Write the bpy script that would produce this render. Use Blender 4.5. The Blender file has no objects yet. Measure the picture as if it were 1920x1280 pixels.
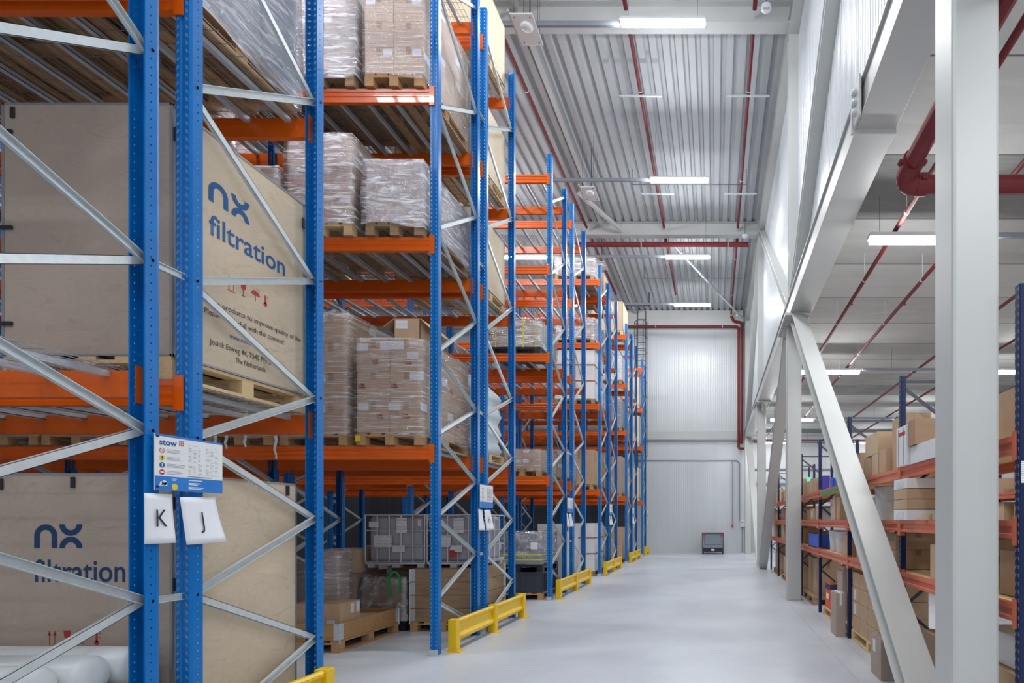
import bpy, bmesh, math, random
from mathutils import Vector, Matrix
random.seed(7)
PI = math.pi
SC = bpy.context.scene
COL = SC.collection

# ------------------------------------------------------------------ materials
def lin(c):
    c = c / 255.0
    return c / 12.92 if c <= 0.04045 else ((c + 0.055) / 1.055) ** 2.4
def rgb(r, g, b):
    return (lin(r), lin(g), lin(b), 1.0)

class NT:
    def __init__(s, name):
        s.m = bpy.data.materials.new(name); s.m.use_nodes = True
        s.t = s.m.node_tree; s.t.nodes.clear()
        s.out = s.t.nodes.new('ShaderNodeOutputMaterial')
    def n(s, kind, **kw):
        nd = s.t.nodes.new(kind)
        for k, v in kw.items(): setattr(nd, k, v)
        return nd
    def l(s, a, b): s.t.links.new(a, b)
    def setin(s, sock, v):
        if hasattr(v, 'is_linked') or hasattr(v, 'links'): s.l(v, sock)
        else: sock.default_value = v
    def math(s, op, a, b=0.0, c=None):
        nd = s.n('ShaderNodeMath', operation=op)
        s.setin(nd.inputs[0], a); s.setin(nd.inputs[1], b)
        if c is not None: s.setin(nd.inputs[2], c)
        return nd.outputs[0]
    def coord(s, which='Object', scale=(1, 1, 1)):
        tc = s.n('ShaderNodeTexCoord'); mp = s.n('ShaderNodeMapping')
        mp.inputs['Scale'].default_value = scale
        s.l(tc.outputs[which], mp.inputs['Vector'])
        return mp.outputs['Vector']
    def noise(s, vec, scale, detail=3.0, rough=0.55, dist=0.0):
        nd = s.n('ShaderNodeTexNoise'); s.l(vec, nd.inputs['Vector'])
        nd.inputs['Scale'].default_value = scale; nd.inputs['Detail'].default_value = detail
        nd.inputs['Roughness'].default_value = rough; nd.inputs['Distortion'].default_value = dist
        return nd.outputs['Fac']
    def ramp(s, fac, stops):
        nd = s.n('ShaderNodeValToRGB'); s.l(fac, nd.inputs[0])
        e = nd.color_ramp.elements
        while len(e) < len(stops): e.new(0.5)
        for i, (p, c) in enumerate(stops):
            e[i].position = p; e[i].color = c
        return nd.outputs[0]
    def mix(s, fac, a, b):
        nd = s.n('ShaderNodeMix', data_type='RGBA')
        s.setin(nd.inputs[0], fac); s.setin(nd.inputs[6], a); s.setin(nd.inputs[7], b)
        return nd.outputs[2]
    def bump(s, h, strength=0.2, dist=0.01):
        nd = s.n('ShaderNodeBump'); s.l(h, nd.inputs['Height'])
        nd.inputs['Strength'].default_value = strength; nd.inputs['Distance'].default_value = dist
        return nd.outputs['Normal']
    def bsdf(s, color, rough=0.5, metal=0.0, normal=None, alpha=None, spec=None, coat=0.0):
        nd = s.n('ShaderNodeBsdfPrincipled')
        s.setin(nd.inputs['Base Color'], color); s.setin(nd.inputs['Roughness'], rough)
        nd.inputs['Metallic'].default_value = metal
        if spec is not None: nd.inputs['Specular IOR Level'].default_value = spec
        if coat: nd.inputs['Coat Weight'].default_value = coat
        if normal is not None: s.l(normal, nd.inputs['Normal'])
        if alpha is not None: s.setin(nd.inputs['Alpha'], alpha)
        return nd.outputs[0]
    def done(s, shader):
        s.l(shader, s.out.inputs['Surface']); return s.m

def vary(c, f):
    return (min(1, c[0]*f), min(1, c[1]*f), min(1, c[2]*f), 1)

def simple(name, c, rough=0.5, metal=0.0, var=0.06, scale=6.0, bump=0.0, stretch=(1, 1, 1), coat=0.0, spec=None):
    t = NT(name); v = t.coord('Object', stretch)
    n = t.noise(v, scale, 4.0)
    col = t.ramp(n, [(0.3, vary(c, 1 - var)), (0.7, vary(c, 1 + var))])
    nr = t.bump(n, bump, 0.005) if bump else None
    return t.done(t.bsdf(col, rough, metal, nr, coat=coat, spec=spec))

def wood(name, c, axis=0, dark=0.7):
    t = NT(name)
    st = [14, 14, 14]; st[axis] = 1.2
    v = t.coord('Object', tuple(st))
    n = t.noise(v, 2.2, 5.0, 0.6, 0.6)
    k = t.noise(t.coord('Object', (1, 1, 1)), 3.0, 2.0)
    a = t.ramp(n, [(0.3, vary(c, dark)), (0.5, c), (0.75, vary(c, 1.12))])
    b = t.mix(t.math('MULTIPLY', k, 0.35), a, vary(c, dark))
    return t.done(t.bsdf(b, 0.75, 0, t.bump(n, 0.15, 0.004)))

def perforated(name, c, half, slotx, depth, doty):
    """painted steel upright: slots through the front face, round holes through the sides"""
    t = NT(name)
    tc = t.n('ShaderNodeTexCoord'); sp = t.n('ShaderNodeSeparateXYZ')
    t.l(tc.outputs['Object'], sp.inputs[0])
    x, y, z = sp.outputs
    ax = t.math('ABSOLUTE', x)
    fz = t.math('FRACT', t.math('MULTIPLY', z, 20.0))
    sl = t.math('ADD', t.math('SUBTRACT', ax, slotx), t.math('MULTIPLY', t.math('SUBTRACT', fz, 0.45), 0.012))
    asl = t.math('ABSOLUTE', sl); az = t.math('ABSOLUTE', t.math('SUBTRACT', fz, 0.45))
    s3 = t.math('LESS_THAN', y, 0.012)
    slot = t.math('MULTIPLY', t.math('MULTIPLY', t.math('LESS_THAN', asl, 0.0034), t.math('LESS_THAN', az, 0.17)), s3)
    rim = t.math('MULTIPLY', t.math('MULTIPLY', t.math('LESS_THAN', asl, 0.0052), t.math('LESS_THAN', az, 0.2)), s3)
    dy = t.math('SUBTRACT', y, doty); dz = t.math('MULTIPLY', t.math('SUBTRACT', fz, 0.5), 0.05)
    rr = t.math('ADD', t.math('MULTIPLY', dy, dy), t.math('MULTIPLY', dz, dz))
    d1 = t.math('LESS_THAN', rr, 0.0045 ** 2)
    d2 = t.math('GREATER_THAN', ax, half - 0.006)
    dot = t.math('MULTIPLY', d1, d2)
    mask = t.math('MAXIMUM', slot, dot)
    n = t.noise(t.coord('Object', (1, 1, 1)), 5.0)
    col = t.ramp(n, [(0.3, vary(c, 0.93)), (0.7, vary(c, 1.07))])
    col = t.mix(rim, col, rgb(176, 196, 222))   # slot rims painted pale to stand in for edges catching light
    return t.done(t.bsdf(col, 0.3, 0, None, t.math('SUBTRACT', 1.0, mask), spec=0.35))

def film(name, c, dens=0.45, lo=0.42, hi=0.68, rough=0.16, sx=1.0, sz=7.0, bumpd=0.012, base=0.05, gloss=0.16):
    """stretch film: clear with creased whitish folds and highlights painted as streaks"""
    t = NT(name)
    v = t.coord('Object', (sx, sx, sz))
    v.node.inputs['Rotation'].default_value = (0.22, -0.17, 0.0)
    n = t.noise(v, 3.2, 6.0, 0.65, 0.9)
    n2 = t.noise(t.coord('Object', (1, 1, 2)), 2.0, 3.0)
    st = t.ramp(n, [(lo, (0, 0, 0, 1)), (hi, (1, 1, 1, 1))])
    f = t.math('MULTIPLY', st, dens)  # white streaks mixed in to stand for highlights on the creases
    f = t.math('ADD', f, base)
    f = t.math('MULTIPLY', f, t.math('ADD', t.math('MULTIPLY', n2, 0.9), 0.5))
    bn = t.bump(t.noise(v, 5.5, 5.0, 0.6, 0.5), 0.9, bumpd)
    pr = t.bsdf(c, rough, 0, bn)
    gl = t.n('ShaderNodeBsdfGlossy'); gl.inputs['Roughness'].default_value = 0.12
    t.l(bn, gl.inputs['Normal']); gl.inputs['Color'].default_value = (0.9, 0.92, 1.0, 1)
    tr = t.n('ShaderNodeBsdfTransparent'); tr.inputs['Color'].default_value = (0.97, 0.97, 0.98, 1)
    m1 = t.n('ShaderNodeMixShader'); m1.inputs[0].default_value = gloss
    t.l(tr.outputs[0], m1.inputs[1]); t.l(gl.outputs[0], m1.inputs[2])
    m2 = t.n('ShaderNodeMixShader'); t.setin(m2.inputs[0], f)
    t.l(m1.outputs[0], m2.inputs[1]); t.l(pr, m2.inputs[2])
    return t.done(m2.outputs[0])

def emit(name, c, s):
    t = NT(name); e = t.n('ShaderNodeEmission')
    e.inputs['Color'].default_value = c; e.inputs['Strength'].default_value = s
    s_ = t.done(e.outputs[0]); s_.cycles.emission_sampling = 'FRONT'
    return s_

def printed(name, ground, ink, rows=26.0, cover=0.55):
    """paper label with lines of small illegible print"""
    t = NT(name)
    tc = t.n('ShaderNodeTexCoord'); sp = t.n('ShaderNodeSeparateXYZ'); t.l(tc.outputs['Generated'], sp.inputs[0])
    v = t.coord('Generated', (18, 18, 7))
    n = t.noise(v, 3.0, 2.0)
    fz = t.math('FRACT', t.math('MULTIPLY', sp.outputs[2], rows / 4))
    a = t.math('MULTIPLY', t.math('LESS_THAN', fz, 0.45), t.math('GREATER_THAN', n, cover))
    return t.done(t.bsdf(t.mix(a, ground, ink), 0.5))

M = {}
M['blue'] = perforated('blue_painted_upright', rgb(0, 112, 190), 0.049, 0.028, 0.082, 0.052)
M['navy'] = perforated('navy_painted_upright', rgb(22, 38, 78), 0.031, 0.016, 0.05, 0.032)
M['blue_plain'] = simple('blue_paint', rgb(0, 112, 190), 0.3, 0, 0.05, 5, coat=0.2)
M['orange'] = simple('orange_beam_paint', rgb(232, 100, 12), 0.27, 0, 0.05, 4, coat=0.15)
M['salmon'] = simple('salmon_orange_beam_paint', rgb(206, 108, 78), 0.4, 0, 0.06, 5)
M['galv'] = simple('galvanised_steel', rgb(206, 214, 217), 0.36, 0.3, 0.07, 22)
M['galvbar'] = simple('galvanised_bar', rgb(200, 207, 212), 0.4, 0.25, 0.06, 14)
M['trim'] = simple('grey_metal_edge', rgb(150, 152, 156), 0.45, 0.3, 0.05, 10)
M['wire'] = simple('galvanised_wire', rgb(150, 154, 158), 0.45, 0.3, 0.04, 10)
M['yellow'] = simple('yellow_barrier_paint', rgb(238, 196, 20), 0.4, 0, 0.05, 5)
M['white_steel'] = simple('white_painted_steel', rgb(192, 194, 192), 0.42, 0, 0.02, 1.5)
M['roofbeam'] = simple('light_grey_steel', rgb(192, 194, 194), 0.45, 0, 0.03, 2)
M['red_pipe'] = simple('red_pipe_paint', rgb(118, 46, 50), 0.55, 0, 0.07, 5, spec=0.25)
M['kraft'] = simple('kraft_cardboard', rgb(192, 162, 132), 0.8, 0, 0.07, 5, 0.05)
M['kraft2'] = simple('pale_kraft_cardboard', rgb(202, 176, 148), 0.8, 0, 0.06, 4, 0.05)
M['kraft3'] = simple('dark_kraft_cardboard', rgb(168, 138, 112), 0.8, 0, 0.08, 5, 0.05)
M['kraftgrey'] = simple('grey_brown_cardboard', rgb(176, 158, 146), 0.8, 0, 0.07, 5, 0.05)
M['tape'] = simple('brown_packing_tape', rgb(160, 128, 100), 0.3, 0, 0.04, 5)
M['whitebox'] = simple('white_cardboard', rgb(228, 228, 230), 0.6, 0, 0.03, 4)
M['stowwhite'] = simple('white_panel_paint', rgb(236, 238, 240), 0.4, 0, 0.01, 4)
M['paper'] = simple('white_paper', rgb(236, 238, 244), 0.6, 0, 0.015, 6)
M['label'] = printed('printed_label', rgb(232, 234, 238), rgb(96, 104, 130))
M['sheet'] = printed('printed_sheet', rgb(238, 238, 240), rgb(110, 110, 120), 40, 0.5)
M['ink'] = simple('black_ink', rgb(34, 36, 42), 0.6)
M['inkgrey'] = simple('grey_ink', rgb(120, 124, 132), 0.6)
M['logoblue'] = simple('blue_stencil_ink', rgb(36, 92, 152), 0.7, 0, 0.08, 12)
M['logonavy'] = simple('dark_blue_stencil_ink', rgb(26, 62, 108), 0.7, 0, 0.08, 12)
M['redink'] = simple('red_ink', rgb(188, 58, 50), 0.7)
M['signblue'] = simple('blue_sign_print', rgb(40, 126, 212), 0.4)
M['signyellow'] = simple('yellow_print', rgb(232, 206, 40), 0.5)
M['wood'] = wood('pallet_wood', rgb(192, 152, 106), 1)
M['woodx'] = wood('board_wood', rgb(186, 142, 96), 0)
M['woodpale'] = wood('pale_pallet_wood', rgb(226, 196, 150), 1, 0.8)
M['woodgrey'] = wood('weathered_wood', rgb(170, 142, 112), 0, 0.6)
M['black'] = simple('black_plastic', rgb(38, 40, 46), 0.45)
M['darkplast'] = simple('dark_grey_plastic', rgb(64, 68, 78), 0.5)
M['greyplast'] = simple('grey_plastic', rgb(136, 144, 156), 0.5)
M['whiteplast'] = simple('white_plastic', rgb(228, 232, 236), 0.35)
M['bag'] = simple('white_bulk_bag_film', rgb(222, 230, 234), 0.3, 0, 0.04, 6, 0.25)
M['roll'] = simple('white_foam_film', rgb(226, 232, 234), 0.35, 0, 0.02, 4, 0.1)
M['bluebox'] = simple('blue_plastic', rgb(40, 96, 214), 0.35)
M['purple'] = simple('violet_label', rgb(92, 82, 196), 0.4)
M['orangebox'] = simple('orange_print', rgb(226, 92, 30), 0.5)
M['green'] = simple('green_tape', rgb(40, 170, 88), 0.5)
M['strap'] = simple('yellow_strap', rgb(222, 214, 60), 0.5)
M['brownstrap'] = simple('brown_strap', rgb(150, 106, 84), 0.5)
M['greystrap'] = simple('grey_tape', rgb(150, 152, 154), 0.4)
M['bottle'] = simple('grey_tank_plastic', rgb(172, 168, 178), 0.4, 0, 0.03, 3)
M['red'] = simple('red_plastic', rgb(198, 44, 50), 0.4)
M['film'] = film('stretch_film', (0.90, 0.92, 0.95, 1), 0.62, 0.5, 0.66, 0.16, 0.7, 13.0, 0.014, 0.02)
M['filmheavy'] = film('heavy_stretch_film', (0.90, 0.91, 0.95, 1), 0.9, 0.48, 0.64, 0.14, 0.9, 6.5, 0.025, 0.05, 0.28)
M['filmgrey'] = film('silvery_stretch_film', (0.74, 0.75, 0.80, 1), 0.85, 0.44, 0.64, 0.12, 1.0, 5.0, 0.035, 0.08, 0.34)
M['filmloose'] = film('loose_clear_film', (0.85, 0.87, 0.88, 1), 0.55, 0.48, 0.66, 0.1, 2.0, 2.4, 0.03, 0.05, 0.25)
M['lampwhite'] = simple('white_lamp_housing', rgb(230, 232, 234), 0.4)
M['trunk'] = simple('grey_trunking', rgb(150, 156, 166), 0.4, 0.2)
M['darksteel'] = simple('dark_grey_steel', rgb(78, 82, 92), 0.45, 0.3)
M['tube'] = emit('lit_tube', (0.96, 0.98, 1.0, 1), 185.0)
M['tubelow'] = emit('lit_low_tube', (0.96, 0.98, 1.0, 1), 82.0)
M['greenlamp'] = emit('lit_green_sign', (0.1, 0.8, 0.5, 1), 1.2)

def plywood(name, c, kn=True):
    t = NT(name)
    v = t.coord('Object', (1.6, 1.6, 3.6))
    n = t.noise(v, 1.5, 5.0, 0.6, 2.6)
    n2 = t.noise(t.coord('Object', (11, 11, 0.9)), 3.0, 4.0)
    a = t.ramp(n, [(0.30, vary(c, 0.80)), (0.46, c), (0.56, vary(c, 0.93)), (0.70, vary(c, 1.07))])
    a = t.mix(t.math('MULTIPLY', n2, 0.22), a, vary(c, 0.72))
    vo = t.n('ShaderNodeTexVoronoi'); t.l(t.coord('Object', (1, 1, 0.55)), vo.inputs['Vector'])
    vo.inputs['Scale'].default_value = 2.6
    d = vo.outputs['Distance']
    halo = t.math('MULTIPLY', t.math('LESS_THAN', d, 0.075), t.math('SUBTRACT', 1.0, t.math('MULTIPLY', d, 13.0)))
    a = t.mix(t.math('MULTIPLY', halo, 0.4), a, rgb(140, 112, 88))
    a = t.mix(t.math('MULTIPLY', t.math('LESS_THAN', d, 0.022), 0.75), a, rgb(84, 64, 50))
    return t.done(t.bsdf(a, 0.6, 0, None))
M['ply'] = plywood('plywood_panel', rgb(216, 198, 172))
M['plyshade'] = plywood('shaded_plywood_panel', rgb(190, 172, 157))  # plywood copy darkened to paint in the shade on crate fronts
M['cream'] = plywood('cream_plywood_panel', rgb(232, 214, 184))

def floor_mat():
    t = NT('polished_concrete_floor')
    v = t.coord('Object', (1, 1, 1))
    n = t.noise(v, 0.55, 6.0, 0.6, 0.4); n2 = t.noise(v, 9.0, 5.0, 0.7)
    c = rgb(200, 206, 215)
    a = t.ramp(n, [(0.3, vary(c, 0.80)), (0.55, c), (0.72, vary(c, 1.10))])
    a = t.mix(t.math('MULTIPLY', n2, 0.16), a, rgb(232, 232, 232))
    sp = t.n('ShaderNodeSeparateXYZ'); tc = t.n('ShaderNodeTexCoord'); t.l(tc.outputs['Object'], sp.inputs[0])
    jl = None
    for x0 in (1.42, 1.72):
        d = t.math('LESS_THAN', t.math('ABSOLUTE', t.math('SUBTRACT', sp.outputs[0], x0)), 0.004)
        jl = d if jl is None else t.math('MAXIMUM', jl, d)
    fy = t.math('FRACT', t.math('DIVIDE', t.math('ADD', sp.outputs[1], 2.0), 8.1))
    jl = t.math('MAXIMUM', jl, t.math('LESS_THAN', fy, 0.0006))
    a = t.mix(t.math('MULTIPLY', jl, 0.45), a, rgb(120, 122, 124))
    r = t.math('ADD', t.math('MULTIPLY', n, 0.10), 0.285)
    return t.done(t.bsdf(a, r, 0, None, spec=0.5))
M['floor'] = floor_mat()

def slab_mat():
    t = NT('precast_concrete_slab')
    tc = t.n('ShaderNodeTexCoord'); sp = t.n('ShaderNodeSeparateXYZ'); t.l(tc.outputs['Object'], sp.inputs[0])
    yy = t.math('DIVIDE', t.math('SUBTRACT', sp.outputs[1], 0.918), 1.342)
    fl = t.math('FLOOR', yy); fr = t.math('FRACT', yy)
    wn = t.n('ShaderNodeTexWhiteNoise', noise_dimensions='1D'); t.l(fl, wn.inputs['W'])
    v = t.coord('Object', (0.5, 2.2, 1))
    n = t.noise(v, 1.6, 6.0, 0.62, 0.8)
    a = t.ramp(t.math('ADD', t.math('MULTIPLY', wn.outputs['Value'], 0.55), t.math('MULTIPLY', n, 0.45)),
               [(0.22, rgb(140, 140, 138)), (0.48, rgb(186, 186, 183)), (0.75, rgb(208, 208, 205))])
    j = t.math('LESS_THAN', t.math('ABSOLUTE', t.math('SUBTRACT', fr, 0.5)), 0.492)
    a = t.mix(t.math('SUBTRACT', 1.0, j), a, rgb(120, 120, 118))
    return t.done(t.bsdf(a, 0.9, 0, None, spec=0.15))
M['slab'] = slab_mat()

def panel_mat(name, c, axis, pitch, fine):
    """sandwich panel wall: joints every pitch, fine ribs"""
    t = NT(name)
    tc = t.n('ShaderNodeTexCoord'); sp = t.n('ShaderNodeSeparateXYZ'); t.l(tc.outputs['Object'], sp.inputs[0])
    u = sp.outputs[axis]
    fr = t.math('FRACT', t.math('DIVIDE', u, pitch))
    j = t.math('LESS_THAN', fr, 0.012)
    n = t.noise(t.coord('Object', (1, 1, 1)), 0.35, 2.0)
    a = t.ramp(n, [(0.3, vary(c, 0.97)), (0.7, vary(c, 1.02))])
    a = t.mix(t.math('MULTIPLY', j, 0.35), a, rgb(150, 154, 158))
    ff = t.math('FRACT', t.math('DIVIDE', u, fine))
    h = t.math('ABSOLUTE', t.math('SUBTRACT', ff, 0.5))
    h = t.math('SMOOTH_MIN', h, 0.3, 0.1)
    return t.done(t.bsdf(a, 0.28, 0, t.bump(h, 0.8, 0.012), spec=0.5))
M['wallfar'] = panel_mat('far_wall_panel', rgb(204, 209, 212), 0, 1.15, 0.09)
M['wallside'] = panel_mat('side_wall_panel', rgb(200, 205, 210), 1, 1.15, 0.075)
M['plainwall'] = simple('plain_wall_paint', rgb(190, 192, 194), 0.6)
M['deckroof'] = simple('trapezoid_roof_sheet', rgb(186, 190, 194), 0.5, 0.0, 0.03, 3)
M['walldarkgrey'] = panel_mat('dark_grey_wall_panel', rgb(78, 82, 88), 0, 1.15, 0.09)  # dark grey panels for the lower left of the far wall
M['darkwall'] = simple('shade_dark_hall_wall', rgb(74, 78, 84), 0.6)  # wall colour darkened to stand in for the darkness behind the racks

# ------------------------------------------------------------------ mesh builder
ORG = {}
class MB:
    def __init__(s): s.v = []; s.f = []; s.mi = []
    def add(s, vs, fs, mi=0):
        b = len(s.v); s.v += [Vector(v) for v in vs]
        for f in fs: s.f.append(tuple(b + i for i in f)); s.mi.append(mi)
        return s
    def box(s, x0, x1, y0, y1, z0, z1, mi=0):
        return s.add([(x0, y0, z0), (x1, y0, z0), (x1, y1, z0), (x0, y1, z0), (x0, y0, z1), (x1, y0, z1), (x1, y1, z1), (x0, y1, z1)],
                     [(0, 3, 2, 1), (4, 5, 6, 7), (0, 1, 5, 4), (1, 2, 6, 5), (2, 3, 7, 6), (3, 0, 4, 7)], mi)
    def frame(s, p, q, up=(0, 0, 1)):
        p, q = Vector(p), Vector(q); d = (q - p).normalized(); u = Vector(up)
        if abs(d.dot(u)) > 0.98: u = Vector((1, 0, 0)) if abs(d.x) < 0.9 else Vector((0, 1, 0))
        a = d.cross(u).normalized(); b = a.cross(d).normalized()
        return p, q, a, b
    def bar(s, p, q, w, h, up=(0, 0, 1), mi=0, oa=0.0, ob=0.0):
        """rectangular bar, w along d x up, h along up"""
        p, q, a, b = s.frame(p, q, up)
        o = a * oa + b * ob
        c = [a * (-w/2) + b * (-h/2), a * (w/2) + b * (-h/2), a * (w/2) + b * (h/2), a * (-w/2) + b * (h/2)]
        return s.add([p + o + k for k in c] + [q + o + k for k in c],
                     [(0, 1, 2, 3), (7, 6, 5, 4), (0, 4, 5, 1), (1, 5, 6, 2), (2, 6, 7, 3), (3, 7, 4, 0)], mi)
    def channel(s, p, q, w, d, t, up, mi=0):
        """C channel: back of width w (along d x up), legs of depth d along up"""
        s.bar(p, q, w, t, up, mi, 0, -d/2 + t/2)
        s.bar(p, q, t, d, up, mi, -w/2 + t/2, 0)
        s.bar(p, q, t, d, up, mi, w/2 - t/2, 0)
        return s
    def ibeam(s, p, q, w, h, t, up=(0, 0, 1), mi=0):
        s.bar(p, q, w, t, up, mi, 0, h/2 - t/2); s.bar(p, q, w, t, up, mi, 0, -h/2 + t/2)
        s.bar(p, q, t, h - 2*t, up, mi); return s
    def tube(s, p, q, r, n=8, mi=0, r2=None, cap=True):
        p, q, a, b = s.frame(p, q); r2 = r if r2 is None else r2
        vs = [p + (a * math.cos(2*PI*i/n) + b * math.sin(2*PI*i/n)) * r for i in range(n)]
        vs += [q + (a * math.cos(2*PI*i/n) + b * math.sin(2*PI*i/n)) * r2 for i in range(n)]
        fs = [(i, (i+1) % n, n + (i+1) % n, n + i) for i in range(n)]
        if cap: fs += [tuple(reversed(range(n))), tuple(range(n, 2*n))]
        return s.add(vs, fs, mi)
    def path(s, pts, r, n=8, mi=0):
        for i in range(len(pts) - 1): s.tube(pts[i], pts[i+1], r, n, mi)
        return s
    def lathe(s, prof, c, n=16, mi=0, axis='z'):
        """prof [(r, h)] around an axis through c"""
        c = Vector(c); vs = []
        for r, h in prof:
            for i in range(n):
                ca, sa = math.cos(2*PI*i/n) * r, math.sin(2*PI*i/n) * r
                vs.append(c + (Vector((ca, sa, h)) if axis == 'z' else Vector((h, ca, sa)) if axis == 'x' else Vector((sa, h, ca))))
        fs = []
        for k in range(len(prof) - 1):
            for i in range(n):
                j = (i + 1) % n; fs.append((k*n + i, k*n + j, (k+1)*n + j, (k+1)*n + i))
        fs += [tuple(reversed(range(n))), tuple(range((len(prof)-1)*n, len(prof)*n))]
        return s.add(vs, fs, mi)
    def prism(s, poly, z0, z1, fn, mi=0):
        """closed 2-D polygon extruded; fn(u, v, w) -> point"""
        n = len(poly)
        vs = [fn(u, v, z0) for u, v in poly] + [fn(u, v, z1) for u, v in poly]
        fs = [(i, (i+1) % n, n + (i+1) % n, n + i) for i in range(n)] + [tuple(reversed(range(n))), tuple(range(n, 2*n))]
        return s.add(vs, fs, mi)
    def strip(s, path, t, z0, z1, fn, mi=0):
        """open sheet-metal path of thickness t, extruded from z0 to z1"""
        P = [Vector(p) for p in path]; n = len(P); off = []
        for i in range(n):
            d1 = (P[i] - P[i-1]).normalized() if i else (P[1] - P[0]).normalized()
            d2 = (P[i+1] - P[i]).normalized() if i < n-1 else d1
            n1 = Vector((-d1.y, d1.x)); n2 = Vector((-d2.y, d2.x)); m = (n1 + n2)
            m = m / max(0.3, m.dot(n1)) if m.length > 1e-6 else n1
            off.append(P[i] + m * t)
        vs = [fn(p.x, p.y, z0) for p in P] + [fn(p.x, p.y, z0) for p in off] + [fn(p.x, p.y, z1) for p in P] + [fn(p.x, p.y, z1) for p in off]
        fs = []
        for i in range(n - 1):
            fs += [(i, i+1, 2*n+i+1, 2*n+i), (n+i+1, n+i, 3*n+i, 3*n+i+1), (i+1, i, n+i, n+i+1), (2*n+i, 2*n+i+1, 3*n+i+1, 3*n+i)]
        fs += [(0, 2*n, 3*n, n), (n-1, 2*n-1, 4*n-1, 3*n-1)]
        return s.add(vs, fs, mi)
    def mesh(s, name, mats, org=(0, 0, 0)):
        me = bpy.data.meshes.new(name); o = Vector(org)
        me.from_pydata([v - o for v in s.v], [], s.f)
        for m in (mats if isinstance(mats, (list, tuple)) else [mats]): me.materials.append(M[m] if isinstance(m, str) else m)
        me.polygons.foreach_set('material_index', s.mi)
        bm = bmesh.new(); bm.from_mesh(me); bmesh.ops.recalc_face_normals(bm, faces=bm.faces); bm.to_mesh(me); bm.free()
        me.update(); return me
    def build(s, name, mats, parent=None, loc=None, bevel=0.0, smooth=False):
        org = wloc(parent) if parent is not None else Vector(loc if loc is not None else (0, 0, 0))
        me = s.mesh(name, mats, org)
        o = bpy.data.objects.new(name, me); COL.objects.link(o)
        if parent is not None: o.parent = parent
        else: o.location = org
        ORG[o] = Vector(org)
        if smooth: 
            for p in me.polygons: p.use_smooth = True
        if bevel: bev(o, bevel)
        return o

def wloc(o):
    return ORG[o]
def bev(o, w, seg=2):
    m = o.modifiers.new('edge_rounding', 'BEVEL'); m.width = w; m.segments = seg; m.limit_method = 'ANGLE'; m.angle_limit = 0.6
def inst(name, me, parent, loc=(0, 0, 0), scale=(1, 1, 1), rot=(0, 0, 0), bevel=0.0):
    """object using shared mesh data, loc in the parent's space"""
    o = bpy.data.objects.new(name, me); COL.objects.link(o)
    if parent is not None: o.parent = parent; ORG[o] = ORG[parent] + Vector(loc)
    else: ORG[o] = Vector(loc)
    o.location = loc; o.scale = scale; o.rotation_euler = rot
    if bevel: bev(o, bevel)
    return o
def tag(o, label, cat, group=None, kind=None):
    o['label'] = label; o['category'] = cat
    if group: o['group'] = group
    if kind: o['kind'] = kind
    return o
def thing(name, label, cat, loc=(0, 0, 0), group=None):
    o = bpy.data.objects.new(name, None); COL.objects.link(o); o.location = loc
    o.empty_display_size = 0.1; ORG[o] = Vector(loc)
    return tag(o, label, cat, group)
def structure(o):
    o['kind'] = 'structure'; return o
def dup(root, loc, label=None, group=None):
    r = root.copy(); COL.objects.link(r); r.location = loc; ORG[r] = Vector(loc)
    if label: r['label'] = label
    if group: r['group'] = group
    for ch in list(root.children):
        c = ch.copy(); COL.objects.link(c); c.parent = r
        for g in ch.children:
            d = g.copy(); COL.objects.link(d); d.parent = c
    return r

AX = {'front': ((1, 0, 0), (0, 0, 1)), 'aisle': ((0, 1, 0), (0, 0, 1)), 'left': ((0, -1, 0), (0, 0, 1)), 'top': ((1, 0, 0), (0, 1, 0))}
def axes(face):
    u, v = AX[face] if isinstance(face, str) else face
    u, v = Vector(u).normalized(), Vector(v).normalized()
    return u, v, u.cross(v).normalized()
def text(name, s, size, m, parent, pos, face, align='CENTER', width=1.0, wide=None, bold=0.0):
    cu = bpy.data.curves.new(name, 'FONT'); cu.body = s; cu.size = size; cu.align_x = align; cu.resolution_u = 3
    cu.space_line = 0.9; cu.offset = bold
    tmp = bpy.data.objects.new('tmp', cu); COL.objects.link(tmp)
    dg = bpy.context.evaluated_depsgraph_get(); dg.update()
    me = bpy.data.meshes.new_from_object(tmp.evaluated_get(dg))
    bpy.data.objects.remove(tmp); bpy.data.curves.remove(cu)
    u, v, n = axes(face); pos = Vector(pos)
    xs = [w.co.x for w in me.vertices]
    if wide and xs: width = wide / (max(xs) - min(xs))
    org = wloc(parent)
    for w in me.vertices: w.co = pos + u * (w.co.x * width) + v * w.co.y + n * 0.0012 - org
    me.materials.clear(); me.materials.append(M[m])
    me.name = name
    o = bpy.data.objects.new(name, me); COL.objects.link(o); o.parent = parent; ORG[o] = Vector(org)
    return o
def decal(name, polys, m, parent, pos, face, lift=0.0012):
    """flat printed shapes on a face: polys are lists of 2-D points"""
    u, v, n = axes(face); pos = Vector(pos); mb = MB()
    for p in polys: mb.add([pos + u*a + v*b + n*lift for a, b in p], [tuple(range(len(p)))])
    return mb.build(name, m, parent)
def rect(a0, a1, b0, b1): return [(a0, b0), (a1, b0), (a1, b1), (a0, b1)]
def ring(cx, cy, r0, r1, a0, a1, n=12):
    out = []
    for i in range(n):
        a = a0 + (a1 - a0) * i / n; b = a0 + (a1 - a0) * (i + 1) / n
        out.append([(cx + r0*math.cos(a), cy + r0*math.sin(a)), (cx + r1*math.cos(a), cy + r1*math.sin(a)),
                    (cx + r1*math.cos(b), cy + r1*math.sin(b)), (cx + r0*math.cos(b), cy + r0*math.sin(b))])
    return out
def disc(cx, cy, r, n=20): return [(cx + r*math.cos(2*PI*i/n), cy + r*math.sin(2*PI*i/n)) for i in range(n)]
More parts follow.
